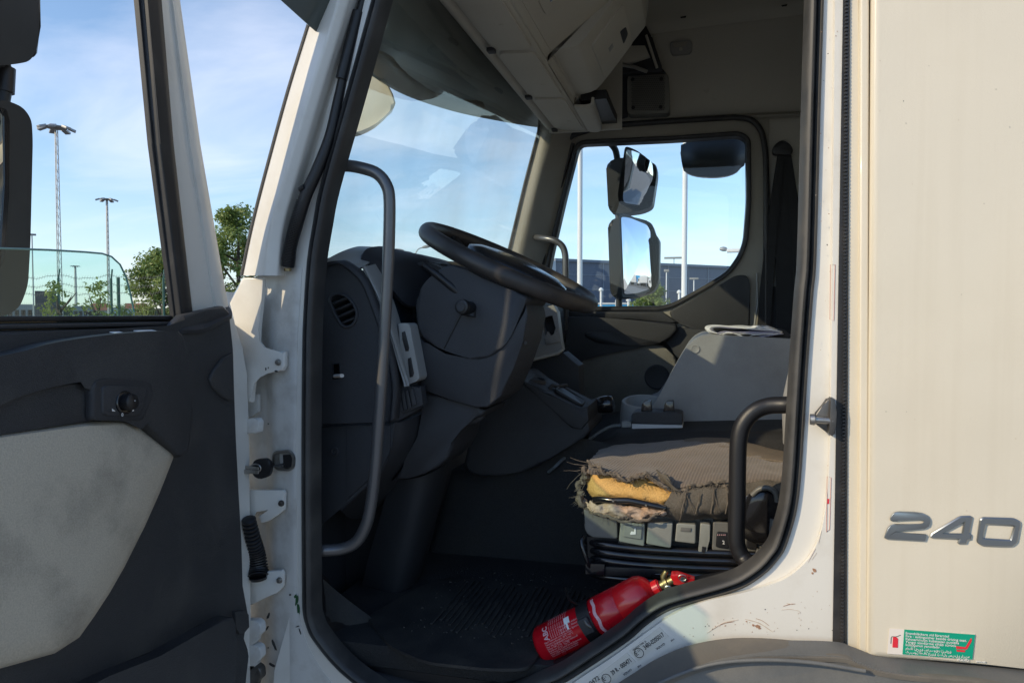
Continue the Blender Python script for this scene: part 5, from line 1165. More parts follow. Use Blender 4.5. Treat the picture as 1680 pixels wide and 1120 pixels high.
for x in range(962, 1090, 5):
    strand(x, 836+12*math.sin((x-960)/130*3.1), .198, random.uniform(-.6,.6), random.uniform(.2,1), random.uniform(.008,.022), random.uniform(.0005,.0011))
for x, y, dx, dy, L in [(960,764,-1,-.25,.055),(958,770,-1,.2,.06),(955,776,-1,.5,.065),(962,758,-1,-.1,.05),(952,815,-1,.0,.035),(950,820,-.8,.3,.03),(953,824,-.9,.1,.03)]:
    strand(x, y, .29, dx, dy, L*.8, .0009, 8, .7)
for x, y, dx, dy, L in [(1128,805,-.25,1,.07),(1126,806,.1,1,.05),(1170,798,.1,1,.055),(1171,800,.2,1,.045),(1124,804,-.4,1,.05),(1090,835,-.6,.4,.03),(1092,830,-.8,-.2,.03),(1188,792,.5,.6,.03),(1192,800,.4,.8,.03)]:
    strand(x, y, .19, dx, dy, L, .0011, 8, .5)
o = bmk('loose_threads', bm, M['fray'], S, 60); tag(o, None, None, None, 'stuff')
# plastic base with its buttons
ys('seat_base', [(p[0], p[1]) for p in fillet([(958,838,0),(980,845,0),(1090,848,0),(1400,850,0),(1400,905,0),(1160,902,0),(1014,884,0),(966,880,0),(959,866,0)], 6, 3)], .25, .40, M['seatgrey'], S, bev=.010, segs=3)
ys('base_corner', [(p[0], p[1]) for p in fillet([(957,834,0),(985,848,0),(1012,852,0),(1013,884,0),(968,880,0),(961,868,0)], 5, 3)], .222, .05, M['seatgrey'], S, bev=.010, segs=4)
def button(name, px, Y, mat, bev=.004): return ys(name, [(p[0], p[1]) for p in fillet([(a, b, 0) for a, b in px], 3, 3)], Y, .04, M[mat], S, bev=bev, segs=3)
button('tilt_button', [(1018,856),(1058,859),(1057,896),(1015,888)], .218, 'switch')
button('button_face', [(1024,861),(1054,863),(1052,885),(1021,880)], .214, 'switch', .002)
bm = bmesh.new()
slab_bm(bm, PL([(1034,874),(1036,871),(1040,872),(1041,866),(1043,866),(1043,876),(1034,876.5)], .2125), (0,.001,0))
bmk('seat_mark', bm, M['wprint'], S)
button('height_button', [(1063,857),(1104,858),(1101,899),(1060,892)], .210, 'switch')
button('slide_button', [(1110,858),(1142,860),(1141,892),(1107,888)], .216, 'switch')
ys('button_notch', [(1117,865),(1134,866),(1133,872),(1116,871)], .2135, .004, M['seatgrey'], S, bev=.001)
button('back_button', [(1149,858),(1166,860),(1164,886),(1160,900),(1160,911),(1145,909),(1147,890)], .214, 'switch')
ys('button_slot', [(1152,896),(1158,897),(1157,907),(1151,906)], .2125, .004, M['black'], S)
button('switch_panel', [(1170,856),(1215,858),(1260,862),(1256,906),(1168,902)], .218, 'seatgrey')
button('heater_switch', [(1176,872),(1198,874),(1196,900),(1174,897)], .213, 'black', .002)
for x in (1177, 1180, 1183, 1186, 1189): ys('switch_tick', [(x,876),(x+1,876),(x+1,878),(x,878)], .2125, .001, M['print'], S)
text_on('switch_mark', [('2', 0, 0, .011)], P(1185,892,.2118), (1,0,.1), W, M['wprint'], S)
button('vent_switch', [(1226,875),(1244,877),(1242,902),(1224,899)], .213, 'black', .002)
# black bellows of the suspension
bm = bmesh.new()
for k in range(5):
    y = 884+13*k
    pts = [(961+2*k, y+2-2.0*k*0, .27),(985,y+8,.235),(1040,y+15,.225),(1110,y+20,.222),(1200,y+24,.22),(1300,y+27,.22)]
    tube_bm(bm, [P(a[0],a[1],a[2]) for a in cr(pts, 4)], .0085, 10)
bmk('suspension_bellows', bm, M['gloss'], S, 60).__setitem__('kind', 'stuff')
ys('bellows_core', [(963,880),(1300,900),(1300,990),(1050,965),(966,940)], .245, .38, M['black'], S)
ys('base_shadow_rail', [(1014,886),(1160,906),(1162,915),(1100,913),(1014,896)], .226, .05, M['black'], S, bev=.003)
tube('seat_lever', [P(a[0],a[1],a[2]) for a in cr([(958,880,.22),(954,888,.21),(957,902,.205),(963,918,.205),(968,930,.21)], 4)], .0052, M['gloss'], S, 10)
ys('lever_block', [(960,924),(992,925),(992,944),(960,942)], .205, .04, M['gloss'], S, bev=.004)
ys('seat_rail', [(990,929),(1100,934),(1100,948),(990,944)], .215, .03, M['black'], S, bev=.003)
# seat back just behind the pillar, its recliner and shell
grid('seat_back', [[P(1300,560,.66), P(1296,600,.60), P(1290,660,.56), P(1284,720,.52)], [P(1312,545,.5), P(1300,600,.42), P(1286,660,.36), P(1290,730,.34)], [P(1360,520,.4), P(1350,600,.34), P(1340,660,.3), P(1340,730,.28)], [P(1420,520,.4), P(1420,600,.34), P(1410,660,.3), P(1410,730,.28)]], M['ltgrey'], S, (5, 5), .03, ang=80)
lathe('recliner_cover', P(1250,845,.200), W, [(-.03,.062),(.004,.06),(.012,.05),(.014,.03),(.013,0)], M['gloss'], S, 30)
tube('recliner_handle', [P(a[0],a[1],a[2]) for a in cr([(1234,812,.186),(1246,802,.182),(1260,800,.18),(1272,808,.182),(1275,822,.186)], 5)], .0055, M['seatgrey'], S, 10)
tube('shell_edge', [P(a[0],a[1],a[2]) for a in cr([(1240,905,.2),(1262,912,.196),(1276,902,.19),(1268,880,.19),(1270,850,.19)], 5)], .009, M['seatgrey'], S, 10)
M['boxgrey'] = material('pale_box_grey', (.52,.54,.56), .5)
M['shadecable'] = material('shaded_grey_cable', (.13,.15,.16), .5)  # light grey cable darkened, the shade it lies in put into the colour
# ================================================================== loose things in the cab
# ---- fire extinguisher lying along the door step
a0, a1 = P(886,1061,.135), P(1104,951,.135)
ax = (a1-a0).normalized(); Lx = (a1-a0).length
EX = empty('fire_extinguisher', a0 + Vector((0,0,-.05)), 'red fire extinguisher lying on the door step beside the torn seat', 'fire extinguisher')
rb = .0415
lathe('cylinder', a0, ax, [(0,0),(0.0,.026),(.004,.036),(.012,rb),(.148,rb),(.150,rb+.0012),(.205,rb+.0012),(.207,rb)], M['red'], EX, 48, 50)
lathe('shoulder', a0, ax, [(.2065,rb+.0004),(.209,rb+.0012),(.255,rb+.001),(.268,rb-.004),(.277,rb-.013),(.281,.019),(.284,.016)], M['redtop'], EX, 48, 50)
lathe('collar', a0, ax, [(.283,.017),(.296,.017),(.297,.014),(.299,.0135),(.299,0)], M['redtop'], EX, 24)
vb = a0 + ax*.299
lathe('valve', vb, ax, [(0,.010),(.008,.0105),(.009,.013),(.016,.013),(.018,.009),(.030,.010),(.034,.007),(.034,0)], M['brass'], EX, 18)
side_ = ax.cross(Vector((0,1,0))).normalized(); side_ = side_ if side_.z > 0 else -side_
tube('valve_lug', [vb+ax*.008, vb+ax*.016+side_*.016, vb+ax*.026+side_*.022], [.006,.007,.005], M['brass'], EX, 10)
lathe('pressure_gauge', vb + ax*.014 - Vector((0,.008,0)) - side_*.008, (-.1,-1,-.1), [(0,.0085),(.008,.009),(.009,.0075),(.0085,.006),(.0085,0)], M['steel'], EX, 18)
bm = bmesh.new(); lv = vb + ax*.026
u2 = (ax*.95 - side_*.25).normalized(); v2 = u2.cross(Vector((0,1,0))); v2 = v2 if v2.z > 0 else -v2
for pts in ([(0,.010),(.004,.016),(.016,.014),(.046,-.004),(.044,-.012),(.020,-.012),(.002,-.006)],):
    slab_bm(bm, [lv + u2*x + v2*y - Vector((0,.010,0)) for x, y in pts], (0,.020,0), .003, 2)
bmk('squeeze_lever', bm, M['redtop'], EX)
lathe('lever_pin', lv + u2*.024 + v2*.002 - Vector((0,.011,0)), (0,-1,0), [(0,.0055),(.003,.0055),(.003,.003),(.001,.0025),(.001,0)], M['steel'], EX, 14)
tube('safety_ring', [lv + u2*.024 + v2*.006 + Vector((math.cos(a)*.008, -.014, math.sin(a)*.006)) for a in (2*math.pi*k/16 for k in range(16))], .0009, M['steel'], EX, 6, closed=True)
# printed label wrapped round the cylinder
vfront = Vector((0,-1,0)); vfront = (vfront - ax*vfront.dot(ax)).normalized(); vup = vfront.cross(ax); vup = vup if vup.z > 0 else -vup
def wrap(t, s, lift=.0006):                    # t along the axis, s arc length upward from the front
    a = s/rb; return a0 + ax*t + (vfront*math.cos(a) + vup*math.sin(a))*(rb+lift)
V = []; Fc = []
def print_line(s_, t, y, size, rot=False, off=0):
    v, f = text_mesh(s_, size, 0.0, 'LEFT', 0, off); k = len(V)
    for p in v: V.append(wrap(t - p.y, y + p.x) if rot else wrap(t + p.x, y + p.y))
    Fc.extend(tuple(k+i for i in q) for q in f)
L1 = 'Manometer regelmässig prüfen und warten lassen'
for k in range(8): print_line(['Nach Gebrauch sofort neu füllen', 'Temperaturbereich -20°C +60°C', 'Nur mit Originalteilen warten', 'Pulver ABC 2 kg  Treibgas Stickstoff', 'Prüfdruck 25 bar  Typ P2', 'Wartung alle 2 Jahre durch Fachmann', 'Nach jeder Betätigung neu füllen', 'Hersteller siehe Behälterboden'][k], .030, .012-.0046*k, .0050)
for k in range(3): print_line(['Vorsicht bei elektrischen Anlagen', 'bis 1000 V, Abstand 1 m', 'auch unter Spannung'][k], .072, .028-.006*k, .0058)
for k in range(9): print_line('Sicherung lösen  Ventil betätigen', .050+.0052*k, .016, .0042, True)
for k in range(3): print_line('EN3 2A 13B C', .128+.006*k, .012, .0055, True)
print_line('ABC', .044, .016, .016, True, .0005); print_line('2kg', .092, .022, .012, True)
mk('label_print', V, Fc, M['print'], EX, 0)
V = []; Fc = []
for (t0, t1, s0, s1) in ((.086,.099,.030,.044), (.089,.0935,.018,.030)):
    k = len(V)
    for i in range(5):
        for j in range(2): V.append(wrap(t0+(t1-t0)*j, s0+(s1-s0)*i/4, .0008))
    for i in range(4): Fc.append((k+2*i, k+2*i+1, k+2*i+3, k+2*i+2))
mk('flag_mark', V, Fc, M['wprint'], EX, 0)
V = []; Fc = []
for i in range(15):
    for j in range(2): V.append(wrap((.1555 if j == 0 else .1625) + .0015*math.sin(i*1.3), -.030+.085*i/14, .0022))
for i in range(14): Fc.append((2*i, 2*i+1, 2*i+3, 2*i+2))
mk('torn_label', V, Fc, M['print'], EX, 0)
# rubber strap with buckle
bm = bmesh.new(); prof = []
for t, r_ in ((.118,rb+.0008),(.118,rb+.004),(.146,rb+.004),(.146,rb+.0008)): prof.append((t, r_))
lathe_bm(bm, a0, ax, prof + [prof[0]], 40); bmk('strap', bm, M['black'], EX, 40)
b0 = a0 + ax*.131 + vfront*(rb+.006) + vup*.010
box('buckle', b0, ax*.012, vup*.017, vfront*.004, M['dark'], EX, .003)
tube('buckle_hook', [b0+vup*.012+ax*.004, b0+vup*.004+vfront*.006+ax*.006, b0-vup*.006+ax*.010+vfront*.004], .004, M['darksteel'], EX, 8)
tube('strap_tail', [a0+ax*.122+vup*(rb+.004), a0+ax*.116+vup*(rb+.022)-Vector((0,.01,0)), a0+ax*.117+vup*(rb+.045)], .010, M['black'], EX, 8, flat=.35)

# ---- folded papers on the grey console
PA = empty('folded_papers', P(1225,551,1.05), 'folded white papers lying on top of the grey seat console', 'papers')
Yp = .97
def sheet(name, pts, depth, mat, th=.0016, seg=5):
    c = cr(pts, seg); L = [P(a[0],a[1],Yp) for a in c]
    V = []; Fc = []; n = len(L)
    for k in range(5):
        for p in L: V.append(p + Vector((.012*math.sin(k*1.7), depth*k/4, .004*math.sin(k*2.1+p.x*30))))
    for k in range(4):
        for i in range(n-1): Fc.append((k*n+i, k*n+i+1, (k+1)*n+i+1, (k+1)*n+i))
    o = mk(name, V, Fc, mat, PA, 60); m = o.modifiers.new('thickness', 'SOLIDIFY'); m.thickness = th; m.offset = 0
    return o
sheet('paper_sheet', [(1282,546),(1262,541),(1230,537.5),(1200,537),(1175,536.5),(1164,539),(1166,545),(1178,549)], .20, M['paper'], .003)
sheet('paper_sheet', [(1176,549),(1184,546),(1200,545),(1230,544),(1262,545),(1280,547)], .19, M['bluepaper'])
sheet('paper_sheet', [(1180,550),(1190,548),(1215,546.5),(1240,546),(1275,549)], .19, M['paper'])
sheet('paper_sheet', [(1178,551),(1195,553.5),(1220,554),(1250,551),(1284,549)], .19, M['bluepaper'])
sheet('paper_sheet', [(1184,552),(1196,546),(1224,551.5),(1240,547),(1282,548)], .18, M['paper'])
sheet('crumpled_corner', [(1234,539),(1240,535.5),(1246,538),(1252,536.5),(1260,539),(1266,541)], .10, M['paper'])
PB = ys('dark_folder', [(1262,550),(1275,541),(1288,541),(1300,553),(1296,557),(1262,556)], .99, .18, M['webbing'], None, bev=.003)
tag(PB, 'black folder on the grey console behind the white papers', 'folder')

# ---- switch box with two rocker switches on the tunnel
q = [P(1036,698,.80), P(1120,699,.80), P(1120,713,.80), P(1037,711,.80)]
BX = empty('switch_box', P(1078,713,.84), 'grey and black switch box with two rocker switches on the engine cover', 'switch box')
ys('box_base', [(p[0], p[1]) for p in fillet([(1036,695,0),(1120,697,0),(1120,713,0),(1037,711,0)], 2, 2)], .80, .09, M['boxgrey'], BX, bev=.003, segs=3)
ys('box_lid', [(p[0], p[1]) for p in fillet([(1036,679,0),(1044,676,0),(1112,677,0),(1120,680,0),(1120,697,0),(1036,695,0)], 3, 3)], .799, .092, M['dark'], BX, bev=.003, segs=3)
for x in (1061, 1098):
    r_ = ys('rocker', [(p[0], p[1]) for p in fillet([(x-10,678,0),(x-8,663,0),(x-4,658,0),(x+7,657,0),(x+9,677,0)], 2, 3)], .825, .03, M['gloss'], BX, bev=.003, segs=2)
    ys('rocker_bezel', [(x-11,679),(x-9,675),(x+10,675),(x+11,679)], .815, .05, M['black'], BX, bev=.002)
lathe('cable_gland', P(1036,697,.84), P(1020,698,.84)-P(1036,697,.84), [(0,.012),(.008,.012),(.008,.015),(.02,.016),(.026,.015),(.030,.010),(.031,0)], M['ltgrey'], BX, 12)
cab = cr([(1022,698,.84),(1004,699,.83),(985,708,.81),(965,722,.78),(945,738,.74),(925,752,.70),(912,764,.672),(900,774,.69)], 5)
tube('box_cable', [P(a[0],a[1],a[2]) for a in cab], .0050, M['shadecable'], BX, 10)
# ---- photo card and cable loop wedged between seat and console
CD = slab('card', [P(1228,712,.84), P(1238,700,.86), P(1262,736,.86), P(1250,744,.84)], (.004,.004,.002), M['ltgrey'], None, .0005, 1)
tag(CD, 'grey card wedged upright between seat cushion and grey console', 'card')
CL = tube('cable_loop', [P(a[0],a[1],a[2]) for a in cr([(1266,760,.84),(1270,738,.84),(1280,720,.84),(1296,710,.84),(1320,708,.84)], 6)], .006, M['gloss'], None, 10)
tag(CL, 'black cable loop sticking up behind the seat cushion', 'cable')
# ---- keys hanging in the lock of the hinge pillar
KY = empty('door_key', P(432,785,.0), 'key with black plastic head stuck in the white hinge pillar lock', 'key')
tube('key_blade', [P(478,758,.045), P(447,765,.004)], .0042, M['darksteel'], KY, 8, flat=.5)
kp = [(p[0], p[1]) for p in fillet([(413,760,0),(420,753,0),(436,752,0),(443,758,0),(444,772,0),(440,782,0),(426,786,0),(414,780,0)], 4, 4)]
ys('key_head', kp, -.004, .010, M['black'], KY, bev=.003, segs=3)
tube('key_ring', [P(419+9*math.cos(a), 768+7*math.sin(a), -.006) for a in (2*math.pi*k/20 for k in range(20))], .0016, M['steel'], KY, 6, closed=True)
for k in range(2): slab('spare_key', PL([(399,763+7*k),(424,766+6*k),(424,771+6*k),(399,770+7*k)], -.008-.004*k), (0,.002,0), M['steel'], KY, .0005, 1)
# ---- slips lying on the door sill
for k, (pts, lab) in enumerate([([(193,542.5),(209,541.6),(214,543.6),(196,545)], 'small white slip on the door sill, furthest from the window post'), ([(214,543.6),(232,541.4),(236,545.2),(216,546.2)], 'white slip in the middle of the row on the door sill'), ([(232,540.2),(262,537.8),(268,541.0),(240,543.4)], 'largest white slip on the door sill, next to the window post')]):
    z = H - .0405 + .002*k; L = [PZ(x, y, H-.0425) if False else PX(x, y, -.912) for x, y in pts]
    zc = sum(v.z for v in L)/4
    a, b = PX(pts[0][0], pts[0][1], -.912), PX(pts[1][0], pts[1][1], -.912)
    c = [Vector((-.915, a.y, zc-.003)), Vector((-.915, b.y, zc-.003)), Vector((-.94, b.y+.004, zc+.001)), Vector((-.94, a.y+.004, zc+.001))]
    o = slab('paper_slip', c, (0,0,-.0025), M['paper'], None, .0006, 1); tag(o, lab, 'paper slip', 'slips on the door sill')
# ================================================================== the yard and everything beyond it
def ground_mat():
    m = material('worn_asphalt', (0.16, 0.155, 0.145), 0.85, var=0.8, vscale=.35, vcol=(0.22, 0.21, 0.195), bump=.3, bscale=60, fine=.3)
    return m
M['asphalt'] = ground_mat()
M['gravel'] = material('pale_gravel', (0.33, 0.325, 0.31), .95, var=.8, vscale=2.5, vcol=(.25,.245,.23), bump=.5, bscale=40, fine=.4)
M['bark'] = material('grey_bark', (.09,.075,.06), .9, bump=.5, bscale=60)
def leaf_mat(name, c1, c2):
    m = bpy.data.materials.new(name); m.use_nodes = True; t = m.node_tree; n = t.nodes; n.clear()
    o = n.new('ShaderNodeOutputMaterial'); p = n.new('ShaderNodeBsdfPrincipled'); tl = n.new('ShaderNodeBsdfTranslucent'); mx = n.new('ShaderNodeMixShader'); mx.inputs[0].default_value = .38
    g_ = n.new('ShaderNodeNewGeometry'); no = n.new('ShaderNodeTexNoise'); no.inputs['Scale'].default_value = 2.2; no.inputs['Detail'].default_value = 6; t.links.new(g_.outputs['Position'], no.inputs['Vector'])
    r_ = n.new('ShaderNodeValToRGB'); r_.color_ramp.elements[0].position = .35; r_.color_ramp.elements[1].position = .65
    r_.color_ramp.elements[0].color = (*c1, 1); r_.color_ramp.elements[1].color = (*c2, 1); t.links.new(no.outputs['Fac'], r_.inputs[0])
    p.inputs['Roughness'].default_value = .45; t.links.new(r_.outputs[0], p.inputs['Base Color']); t.links.new(r_.outputs[0], tl.inputs[0])
    t.links.new(p.outputs[0], mx.inputs[1]); t.links.new(tl.outputs[0], mx.inputs[2]); t.links.new(mx.outputs[0], o.inputs[0]); return m
M['leaf'] = leaf_mat('mid_green_leaf', (.15,.22,.05), (.30,.38,.12))
M['leaf2'] = leaf_mat('yellow_green_leaf', (.17,.23,.05), (.34,.38,.10))
M['galv'] = material('galvanised_steel', (.36,.37,.38), .5, metal=.5)
M['polewhite'] = material('white_pole_paint', (.78,.78,.77), .4)
M['lampgrey'] = material('lamp_grey', (.28,.28,.27), .5)
M['bluehall'] = material('blue_grey_cladding', (.105,.13,.185), .55, var=.3, vscale=.4, vcol=(.09,.11,.16))
M['bluejoint'] = material('cladding_joint', (.22,.25,.31), .6)
M['hallwhite'] = material('pale_cladding', (.55,.57,.58), .6)
M['darkhall'] = material('dark_sign_board', (.05,.065,.08), .6)
M['wire'] = material('fence_wire', (.16,.16,.16), .5, metal=.5)
M['fgreen'] = material('green_fence_paint', (.03,.10,.075), .5)
M['tile'] = material('red_roof_tile', (.32,.10,.06), .8)
M['render'] = material('pale_render', (.5,.46,.40), .8)
M['rendergrey'] = material('grey_render', (.3,.31,.32), .8)
M['carglass'] = material('car_window', (.02,.025,.03), .08)
M['sky_blue'] = material('sky_blue_paint', (.03,.32,.62), .4)
M['hill'] = material('far_woodland', (.05,.075,.05), .9, var=.8, vscale=.05, vcol=(.08,.10,.07))
# ground: one sheet out to the horizon, pale concrete yard on it
g = mk('ground', [(-1800,-1800,0),(1800,-1800,0),(1800,1800,0),(-1800,1800,0)], [(0,1,2,3)], M['asphalt'], None, 0, origin=Vector((0,0,0))); tag(g, kind='structure')
g = mk('yard', [(-9,-30,.004),(46,-30,.004),(46,34,.004),(-9,34,.004)], [(0,1,2,3)], M['gravel'], None, 0, origin=Vector((0,0,0))); tag(g, kind='structure')

def far(x, y, dist): return PD(x, y, dist)
def gxy(x, dist): p = PD(x, 515, dist); return Vector((p.x, p.y, 0))
# ---- floodlight masts (lattice) seen through the door window
def mast(x, ytop, dist, wpx, label, heads):
    b = gxy(x, dist); h = PD(x, ytop, dist).z; wd = wpx/F*dist
    e = empty('floodlight_mast', b, label, 'floodlight mast', 'floodlight masts beyond the fence')
    right = Vector((b.y+1.4, -b.x, 0)).normalized(); dp = Vector((-right.y, right.x, 0))
    bm = bmesh.new(); cs = []
    for k in range(3):
        a = 2*math.pi*k/3+.4; o = (right*math.cos(a) + dp*math.sin(a))*wd
        cs.append(o); tube_bm(bm, [b+o, b+o*.55+Vector((0,0,h))], .055*dist/110, 5)
    n = 22
    for i in range(n):
        z0, z1 = h*i/n, h*(i+1)/n; f0, f1 = 1-.45*i/n, 1-.45*(i+1)/n
        for k in range(3): tube_bm(bm, [b+cs[k]*f0+Vector((0,0,z0)), b+cs[(k+1) % 3]*f1+Vector((0,0,z1))], .022*dist/110, 4)
    o = bmk('lattice', bm, M['galv'], e); tag(o, kind='stuff')
    lathe('head_ring', b+Vector((0,0,h)), (0,0,1), [(0,.3),(.15,1.25),(.3,1.25),(.35,.2)], M['lampgrey'], e, 16)
    for k in range(heads):
        a = 2*math.pi*k/heads; d = right*math.cos(a)+dp*math.sin(a)
        c = b+Vector((0,0,h+.1))+d*1.75
        box('floodlight', c, d*.42-Vector((0,0,.16)), Vector((-d.y,d.x,0))*.36, Vector((0,0,.13))+d*.05, M['galv'], e, .04)
mast(99, 213, 112, 3.5, 'tall lattice floodlight mast with lamp ring, the taller one through the door window', 7)
mast(179, 329, 182, 2.0, 'smaller distant lattice floodlight mast with lamp ring, right of the taller one', 6)
mast(125, 437, 420, 1.6, 'farthest pale floodlight mast just above the shrub seen through the green glass', 6)
# ---- slim lamp posts
def post_lamp(x, ytop, dist, r, label, head=(.25,.12,.06), mat='galv', arms=(), hs=1.0):
    b = gxy(x, dist); h = PD(x, ytop, dist).z
    e = empty('lamp_post', b, label, 'lamp post', 'lamp posts round the yard')
    tube('pole', [b, b+Vector((0,0,h))], [r, r*.7], M[mat], e, 8)
    rt = Vector((b.y+1.4, -b.x, 0)).normalized()
    if not arms:
        box('lamp_head', b+Vector((0,0,h)), rt*head[0], Vector((-rt.y,rt.x,0))*head[1], Vector((0,0,head[2])), M['lampgrey'], e, .02)
    for dx, up, L in arms:
        p0 = b+Vector((0,0,h)); p1 = p0+rt*dx*.4+Vector((0,0,up*.75)); p2 = p0+rt*dx+Vector((0,0,up))
        tube('arm', cr([p0, p1, p2], 5), r*.5, M[mat], e, 8)
        lathe('lamp_head', p2-rt*(.05*(1 if dx > 0 else -1)), rt*(1 if dx > 0 else -1)+Vector((0,0,.18)), [(a*hs, b*hs*.6) for a, b in ((0,.04),(.08,.13),(.3,.17),(.55,.12),(.62,0))], M['lampgrey'], e, 12)
post_lamp(55.5, 385, 62, .055, 'thin grey lamp post with a small box head beside the driver mirror')
post_lamp(681, 418, 26, .035, 'double-headed street lamp with curved arms, seen over the dashboard', arms=((.30,.26,.5),(-.40,.12,.5)), hs=.55)
post_lamp(1105, 423, 150, .12, 'tall floodlight pole with crossbar standing behind the blue hall', head=(1.9,.3,.18))
post_lamp(1093, 444, 48, .05, 'short white lamp post in front of the blue hall, between mirror and flagpole', head=(.16,.1,.08), mat='polewhite')
post_lamp(1138, 457, 52, .05, 'short white lamp post in front of the blue hall behind the second flagpole', head=(.3,.1,.06), mat='polewhite')
# ---- flag poles beyond the passenger window
for x, lab in ((951, 'white flagpole left of the passenger mirror'), (1122, 'white flagpole right of the passenger mirror')):
    b = gxy(x, 12.5); b.z = 0
    e = empty('flagpole', b, lab, 'flagpole', 'white flagpoles')
    tube('pole', [b, b+Vector((0,0,9.5))], [.047,.036], M['polewhite'], e, 16)
    lathe('finial', b+Vector((0,0,9.5)), (0,0,1), [(0,.03),(.02,.06),(.08,.07),(.14,.04),(.16,0)], M['polewhite'], e, 12)
    lathe('pole_foot', b, (0,0,1), [(0,.12),(.05,.12),(.06,.06),(.3,.055)], M['galv'], e, 16)
# ---- big blue-grey hall
def hall():
    a = PD(911, 425, 72); c = PD(1262, 444, 92)
    a0_, c0_ = Vector((a.x,a.y,0)), Vector((c.x,c.y,0)); d = (c0_-a0_); L = d.length*1.25; d.normalize(); nn = Vector((-d.y,d.x,0)); nn = nn if nn.y > 0 else -nn
    h = a.z
    e = empty('warehouse', a0_+d*L/2, 'long blue-grey clad warehouse beyond the passenger window', 'warehouse')
    box('hall_wall', a0_+d*L/2+nn*15+Vector((0,0,h/2)), d*L/2, nn*15, Vector((0,0,h/2)), M['bluehall'], e, .05)
    box('roof_edge', a0_+d*L/2-nn*.08+Vector((0,0,h-.06)), d*(L/2+.1), nn*.12, Vector((0,0,.13)), M['bluejoint'], e)
    for k in range(1, 13):
        p = a0_+d*(L*k/13); box('cladding_joint', p-nn*.03+Vector((0,0,h/2)), d*.05, nn*.04, Vector((0,0,h/2-.15)), M['bluejoint'], e)
    for k in range(1, 5): box('cladding_seam', a0_+d*L/2-nn*.02+Vector((0,0,h*k/5)), d*L/2, nn*.025, Vector((0,0,.03)), M['bluejoint'], e)
    # white end bay and a low blue gate
    box('end_bay', a0_-d*1.0+nn*14.8+Vector((0,0,h/2-.1)), d*.95, nn*15, Vector((0,0,h/2-.1)), M['hallwhite'], e, .05)
    for k in range(3): box('loading_door', a0_+d*(7+9*k)-nn*.06+Vector((0,0,1.4)), d*1.5, nn*.06, Vector((0,0,1.4)), M['bluejoint'], e, .02)
hall()
b = gxy(1000, 40)
def low_wall(x0, x1, ytop, dist, mat, name, lab, cat):
    p, q = PD(x0, ytop, dist), PD(x1, ytop, dist); d = Vector((q.x-p.x, q.y-p.y, 0)); L = d.length; d.normalize(); nn = Vector((-d.y,d.x,0)); h = p.z
    e = empty(name, Vector(((p.x+q.x)/2,(p.y+q.y)/2,0)), lab, cat)
    c = Vector(((p.x+q.x)/2,(p.y+q.y)/2,h/2)); box('panel', c, d*L/2, nn*.08, Vector((0,0,h/2)), M[mat], e, .02)
    box('top_rail', Vector((c.x,c.y,h)), d*(L/2+.05), nn*.12, Vector((0,0,.05)), M['hallwhite'], e, .01)
    n = max(2, int(L/1.6))
    for k in range(n+1): pp = Vector((p.x,p.y,0))+d*(L*k/n); box('fence_post', pp-nn*.1+Vector((0,0,h/2+.1)), d*.05, nn*.05, Vector((0,0,h/2+.1)), M['hallwhite'], e, .01)
low_wall(966, 1056, 498, 40, 'sky_blue', 'blue_barrier', 'low blue barrier with white posts beyond the passenger door sill', 'barrier')
# white bollard-like posts
for k, (x, yt, dist, lab) in enumerate([(986,477,34,'white marker post left of the passenger mirror stem'), (1114,481,34,'white marker post with a cap left of the second flagpole'), (1031,494,34,'small white marker post next to the green bush')]):
    b = gxy(x, dist); h = PD(x, yt, dist).z; e = empty('marker_post', b, lab, 'marker post', 'white marker posts')
    tube('post', [b, b+Vector((0,0,h))], .055, M['polewhite'], e, 10); lathe('post_cap', b+Vector((0,0,h)), (0,0,1), [(0,.10),(.06,.11),(.14,.05),(.15,0)], M['polewhite'], e, 10)
# white cantilever canopy with a lamp, far right of the window
b = gxy(1222, 16); zc = PD(1210, 411, 16).z
e = empty('canopy_arm', b, 'white cantilever arm with a street lamp head at the edge of the passenger window', 'canopy arm')
rt = Vector((b.y+1.4, -b.x, 0)).normalized()
tube('post', [b, b+Vector((0,0,zc))], .06, M['polewhite'], e, 10)
box('beam', b+Vector((0,0,zc))-rt*.15, rt*.22, Vector((-rt.y,rt.x,0))*.1, Vector((0,0,.035)), M['polewhite'], e, .01)
lathe('lamp_head', b-rt*.36+Vector((0,0,zc+.03)), -rt+Vector((0,0,.1)), [(0,.02),(.03,.045),(.09,.05),(.15,.03),(.16,0)], M['galv'], e, 12)

